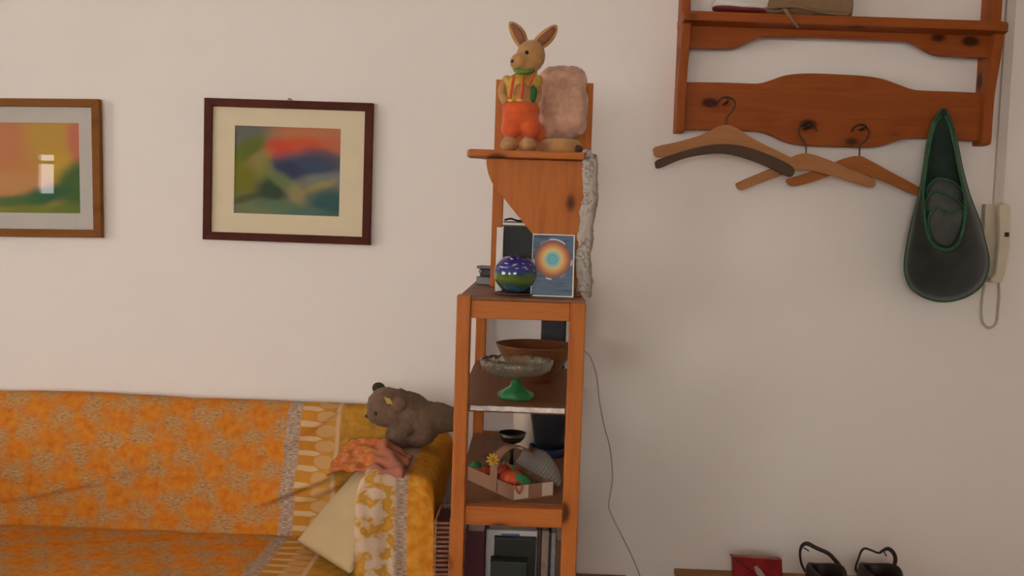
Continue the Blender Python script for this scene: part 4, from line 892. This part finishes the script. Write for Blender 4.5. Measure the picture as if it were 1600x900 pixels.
stm.build('stitches', plain('pale_green_thread', (.13, .22, .14), .7), bg_, kind='stuff')
slm = plain('grey_slipper_felt', (.075, .080, .072), .95, .25, 30, bmp=.4, bs=200)
def slipper(label, pts, d0, w_):
    c = [P(a, b_, YB2 - d0) for a, b_ in pts]; ctr = sum(c, Vector()) / len(c)
    g = thing('felt_slipper', label, 'slipper', (ctr.x, ctr.y, min(p.z for p in c)), 'slippers in the felt bag')
    ring = spline(c, 4, True); mb = MB(); n_ = len(ring); K = 5
    for r in range(K + 1):
        t = r / K
        for p in ring: mb.v.append(p.lerp(ctr, t * .96) + Vector((0, -w_ * math.sin(t * math.pi / 2), 0)))
    for r in range(K):
        for i in range(n_): mb.f.append((r * n_ + i, r * n_ + (i + 1) % n_, (r + 1) * n_ + (i + 1) % n_, (r + 1) * n_ + i))
    mb.f.append(tuple(range(K * n_, K * n_ + n_))); mb.f.append(tuple(range(n_ - 1, -1, -1)))
    mb.build('sole', slm, g, smooth=True); MB().tube(ring, .0038, 8, True).build('piping', pip, g, smooth=True)
slipper('grey felt slipper uppermost in the hanging bag', [(1448, 296), (1462, 280), (1484, 282), (1502, 296), (1506, 312), (1490, 318), (1465, 308), (1450, 308)], .012, .020)
slipper('grey felt slipper in the middle of the hanging bag', [(1446, 318), (1456, 300), (1475, 302), (1497, 314), (1507, 330), (1500, 348), (1470, 340), (1450, 335)], .030, .020)
slipper('grey felt slipper lowest in the hanging bag', [(1450, 345), (1462, 324), (1485, 332), (1504, 330), (1503, 358), (1490, 384), (1472, 388), (1456, 374)], .048, .018)

# items on the hat shelf
ztop = lambda a: sz(P(a, 15, 2.83).x) + .0292
hat = thing('white_hat', 'white hat with dark red brim underside on the rack shelf', 'hat', (P(1150, 15, 2.87).x, 2.87, ztop(1150)))
cz = ztop(1140) + .0006; cxx = P(1178, 15, 2.87).x
m_red = plain('dark_red_fabric', (.16, .012, .014), .7)
MB().lathe([(.001, 0), (.052, 0), (.060, .004), (.062, .012), (.054, .014), (.001, .012)], (0, 0, 0), 32).build('tmp_', m_red, hat)
o = bpy.data.objects['tmp_']; bpy.data.objects.remove(o)
br = MB().lathe([(.001, 0), (.085, .0), (.098, .006), (.098, .010), (.06, .012), (.001, .012)], (0, 0, 0), 36); br.v = [Vector((cxx - .03 + p.x, 2.878 + p.y * .62, cz + .004 + p.z * 1.2 + max(0, -p.x - .02) * .16)) for p in br.v]; br.build('brim', m_red, hat, smooth=True)
cr_ = MB().lathe([(.098, .0105), (.100, .016), (.088, .034), (.07, .052), (.04, .064), (.001, .068)], (0, 0, 0), 36); cr_.v = [Vector((cxx - .03 + p.x, 2.878 + p.y * .62, cz + .006 + p.z + max(0, -p.x - .02) * .16)) for p in cr_.v]; cr_.build('crown', plain('white_cotton', (.72, .66, .60), .8, .04), hat, smooth=True)
can = plain('brown_canvas', (.26, .15, .075), .85, .12, 12, bmp=.4, bs=250)
ca_x0, ca_x1 = P(1182, 15, 2.86).x, P(1328, 15, 2.86).x; bg2 = thing('canvas_bag', 'brown canvas bag with hanging tie lying on the rack shelf', 'bag', ((ca_x0 + ca_x1) / 2, 2.88, ztop(1250)))
def fbag(u, v):
    x = ca_x0 + (ca_x1 - ca_x0) * u; a = v * 2 * math.pi; bz_ = sz(x) + .0305
    H = .062 + .026 * math.sin(u * 2.2) + .02 * u; e = max(.35, math.sin(math.pi * min(1, .03 + u * .94)) ** .4) if u < .5 else 1 - .25 * max(0, u - .93) / .07
    yy = 2.883 + .052 * math.cos(a) * (1 if abs(math.cos(a)) < .99 else 1); zz = bz_ + H * e * (1 + math.sin(a)) * .5
    d = .004 * mnoise.noise(Vector((x * 20, a, 1)))
    lip = .008 * max(0, 1 - abs(zz - bz_ - .012) / .012)
    return Vector((x, min(2.944, yy + d) - lip, max(bz_, zz + .003 * math.sin(x * 50) * (1 if math.sin(a) < .2 else 0))))
mb = MB(); nu, nv = 40, 32
for i in range(nu + 1):
    for j in range(nv): mb.v.append(fbag(i / nu, j / nv))
for i in range(nu):
    for j in range(nv): mb.f.append((i * nv + j, i * nv + (j + 1) % nv, (i + 1) * nv + (j + 1) % nv, (i + 1) * nv + j))
mb.f += [tuple(range(nv - 1, -1, -1)), tuple(nu * nv + j for j in range(nv))]
mb.build('bag_body', can, bg2, smooth=True)
hp = spline([P(1182, 13, 2.835), P(1190, 13.5, 2.833), P(1212, 12, 2.83), P(1238, 9.5, 2.828), P(1262, 14, 2.83), P(1290, 20, 2.832), P(1326, 23, 2.834)], 5)
MB().tube(hp, .0055, 8).build('hem', can, bg2, smooth=True)
s0, s1, s2, s3 = P(1228, 13, 2.822), P(1232, 22, 2.8035), P(1240, 32, 2.8025), P(1248, 44, 2.804)
sp_ = spline([s0, s1, s2, s3], 5); mb = MB()
mb.grid(lambda u, v: sp_[min(int(u * (len(sp_) - 1) + 1e-6), len(sp_) - 1)] + Vector((.0095 * (1 - .55 * u) * (v - .5) * 2, 0, 0)), len(sp_) - 1, 2, .0012); mb.build('tie', can, bg2, smooth=True)

# ------------------------------------------------------------------ intercom, trunking, cord
ivory = plain('ivory_plastic', (.66, .56, .40), .4, .04); 
tx0, tx1 = P(1557, 250, 2.94).x, P(1571, 250, 2.94).x; iz1 = P(1555, 319, 2.92).z; iz0 = P(1550, 441, 2.92).z
tr_ = struct(MB().box(tx0, tx1, 2.938, 2.9498, iz1 - .002, WZ).build('trim_1', plain('white_trunking', (.66, .58, .50), .5, .03), bevel=.001))
ic = thing('door_intercom', 'ivory wall intercom telephone with handset beside the green bag', 'intercom', (P(1555, 440, 2.92).x, 2.93, iz0))
a0, a1 = P(1534, 400, 2.925).x, P(1577, 330, 2.925).x
hx0 = P(1561, 380, 2.9).x
MB().prism([(a0, 2.949, iz0), (hx0 + .004, 2.949, iz0), (hx0 + .004, 2.949, iz0 + .03), (a1 - .004, 2.949, iz0 + .06), (a1 - .004, 2.949, iz1), (a0, 2.949, iz1)], (0, -.030, 0)).build('base', ivory, ic, bevel=.003)
hp_ = px([(1562, 320), (1578.5, 320.5), (1579, 350), (1577.5, 385), (1573, 412), (1566.5, 440), (1549, 441), (1549, 434), (1556, 428), (1559, 405), (1561, 380), (1562, 350)], 2.89)
MB().prism(spline(hp_, 2, True), (0, .024, 0)).build('handset', ivory, ic, bevel=.003)
MB().box(P(1570, 365, 2.888).x, P(1577, 365, 2.888).x, 2.888, 2.8895, P(1573, 370, 2.888).z, P(1573, 363, 2.888).z).build('button', MT['dark'], ic)
cbl = spline([P(1538, 444, 2.93), P(1535, 462, 2.932), P(1533, 485, 2.934), P(1535, 503, 2.934), P(1545, 512, 2.934), P(1556, 505, 2.934), P(1559, 485, 2.934), P(1561, 462, 2.93), P(1560, 440, 2.915)], 8)
MB().tube(cbl, .0042, 8).build('coiled_cable', plain('ivory_cable', (.50, .42, .33), .5, .04), ic, smooth=True)
cd2 = spline([P(a, b_, 2.945) for a, b_ in ((905, 545), (918, 552), (926, 566), (933, 592), (937, 630), (944, 665), (953, 700), (957, 745), (953, 775), (951, 790), (956, 806), (973, 840), (990, 875), (1004, 915), (1020, 990))], 6)
tag(MB().tube(cd2, .0016, 6).build('thin_cord', plain('grey_cord', (.44, .36, .29), .6), smooth=True), 'thin grey electric cord trailing down the wall beside the bookcase', 'cord')

# ------------------------------------------------------------------ low cabinet, red wallet, sandals
cabm = pine('cabinet_pine', 'X', (.34, .14, .040), (.27, .10, .026), (.15, .05, .012), rough=.5)
kx0 = P(1053, 888, 2.945).x; kz = P(1056, 888, 2.945).z
cb2 = thing('low_shoe_cabinet', 'low brown wooden shoe cabinet against the wall under the coat rack', 'cabinet', (kx0 + .5, 2.78, 0))
MB().box(kx0, kx0 + 1.05, 2.62, 2.946, kz - .02, kz).build('top', cabm, cb2, bevel=.002)
MB().box(kx0 + .012, kx0 + 1.038, 2.64, 2.945, .03, kz - .0205).build('body', cabm, cb2, bevel=.002)
for i in range(2):
    d = MB().box(kx0 + .02 + i * .51, kx0 + .515 + i * .51, 2.622, 2.639, .04, kz - .024).build('door', cabm, cb2, bevel=.002)
    MB().ell((kx0 + (.48 if i == 0 else .56), 2.615, kz - .11), (.011, .009, .011)).build('knob', MT['metal'], d, smooth=True)
rp, nt, b = newmat('red_plastic'); b.inputs['Base Color'].default_value = (.26, .010, .012, 1); b.inputs['Roughness'].default_value = .25
nt.links.new(ramp(nt, noise(nt, objco(nt), 18, 2), [(.3, (.22, .008, .010)), (.7, (.33, .018, .02))]), b.inputs['Base Color'])
YW = 2.80
rw = thing('red_plastic_wallet', 'red plastic document wallet standing on the low cabinet', 'wallet', (P(1183, 900, YW).x, YW, kz))
r0, r1, r2, r3 = P(1144, 869, YW), P(1222, 874.5, YW), P(1223, 930, YW), P(1146, 930, YW)
r2.z = r3.z = kz + .0005
MB().prism([r0, r1, r2, r3], (0, .022, 0)).build('pouch', rp, rw, bevel=.002)
fcz = P(1190, 899, YW); dm = plain('dark_red_edge', (.10, .005, .006), .4)
MB().prism([P(1145, 871, YW - .003), P(1221, 876, YW - .003), P(1212, 915, YW - .003), P(1192, 905, YW - .003)], (0, .0025, 0)).build('flap', rp, rw)
MB().tube([P(1145, 871, YW - .004), P(1170, 889, YW - .004), P(1193, 906, YW - .004)], .0016, 6).build('flap_edge', dm, rw, smooth=True)
MB().tube([P(1176, 880, YW - .004), P(1205, 900, YW - .004)], .0012, 6).build('flap_edge', dm, rw, smooth=True)
MB().tube([P(1140, 866, YW - .002), P(1148, 871, YW - .002)], .0016, 6).build('corner_tip', dm, rw, smooth=True)
MB().prism([P(1178, 886, YW - .0042), P(1184, 883, YW - .0042), P(1199, 905, YW - .0042), P(1186, 905, YW - .0042)], (0, .001, 0)).build('clear_tag', plain('pale_tag', (.46, .30, .28), .4), rw)
lea = plain('dark_brown_leather', (.028, .018, .012), .5, .25, 30); 
def sandal(label, a_l, a_r, strap, tip):
    Y = 2.76; c = P((a_l + a_r) / 2, 900, Y); hwid = (a_r - a_l) / 2 * Y / F
    g = thing('slingback_sandal', label, 'sandal', (c.x, Y - .06, kz), 'sandals on the low cabinet')
    so = [Vector((c.x + hwid * 1.0 * math.sin(t) * (1 if math.cos(t) > 0 else .86), Y - .055 + .098 * math.cos(t), kz + .0005)) for t in [i * 2 * math.pi / 28 for i in range(28)]]
    MB().prism(so, (0, 0, .022)).build('sole', MT['dark'], g, bevel=.003)
    zu = P((a_l + a_r) / 2, 884, Y - .03).z; mb = MB()
    ring = 20; prof_ = [(1.0, kz + .023), (1.0, kz + .05), (.97, zu - .02), (.90, zu - .004), (.84, zu), (.80, zu - .006), (.80, kz + .06), (.78, kz + .03)]
    for r, z in prof_:
        for i in range(ring):
            t = i * 2 * math.pi / ring; mb.v.append(Vector((c.x + hwid * r * .97 * math.cos(t), Y - .055 + .090 * r * math.sin(t), z + (.010 * math.cos(t * 2) if z > kz + .06 else 0))))
    for r in range(len(prof_) - 1):
        for i in range(ring): mb.f.append((r * ring + i, r * ring + (i + 1) % ring, (r + 1) * ring + (i + 1) % ring, (r + 1) * ring + i))
    mb.f.append(tuple((len(prof_) - 1) * ring + i for i in range(ring)))
    mb.build('upper', lea, g, smooth=True)
    s = spline([P(a, b_, Y) + Vector((0, .0, 0)) for a, b_, _ in strap], 5); n_ = len(s)
    mb = MB(); ws = [w_ for *_, w_ in strap]
    wl = [ws[min(int(i / 5), len(ws) - 1)] + (ws[min(int(i / 5) + 1, len(ws) - 1)] - ws[min(int(i / 5), len(ws) - 1)]) * ((i % 5) / 5) for i in range(n_)]
    mb.tube(s, wl, 8); mb.build('strap', lea, g, smooth=True)
    MB().tube([P(tip[0], tip[1], Y - .002), P(tip[2], tip[3], Y - .002)], .0022, 6).build('buckle', MT['metal'], g, smooth=True)
sandal('dark brown slingback sandal with tall upright heel strap near the wallet', 1250, 1313, [(1258, 893, .0035), (1252, 880, .0035), (1250, 863, .004), (1254, 852, .006), (1262, 849.5, .007), (1275, 856, .0065), (1293, 864, .0065), (1303, 873, .0065), (1312, 885, .007), (1312, 896, .006)], (1256, 856, 1264, 861))
sandal('dark brown slingback sandal with rounded heel strap further from the wallet', 1330, 1398, [(1344, 900, .0035), (1337, 889, .0035), (1341, 874, .0035), (1346, 861, .004), (1352, 857, .004), (1362, 860, .0035), (1373, 864, .0035), (1380, 860, .0045), (1388, 857.5, .0065), (1396, 864, .0065), (1399, 875, .0065), (1395, 889, .006), (1390, 897, .005)], (1381, 862, 1385, 869))
lw = thing('low_wooden_box', 'low brown wooden box against the wall between bookcase and shoe cabinet', 'box', (.21, 2.86, 0))
lz = P(935, 898, 2.94).z; lx1 = P(977, 898, 2.94).x
MB().box(.140, lx1, 2.80, 2.945, .0, lz - .012).build('body', cabm, lw, bevel=.002); MB().box(.138, lx1 + .002, 2.797, 2.947, lz - .0118, lz).build('lid', cabm, lw, bevel=.002)
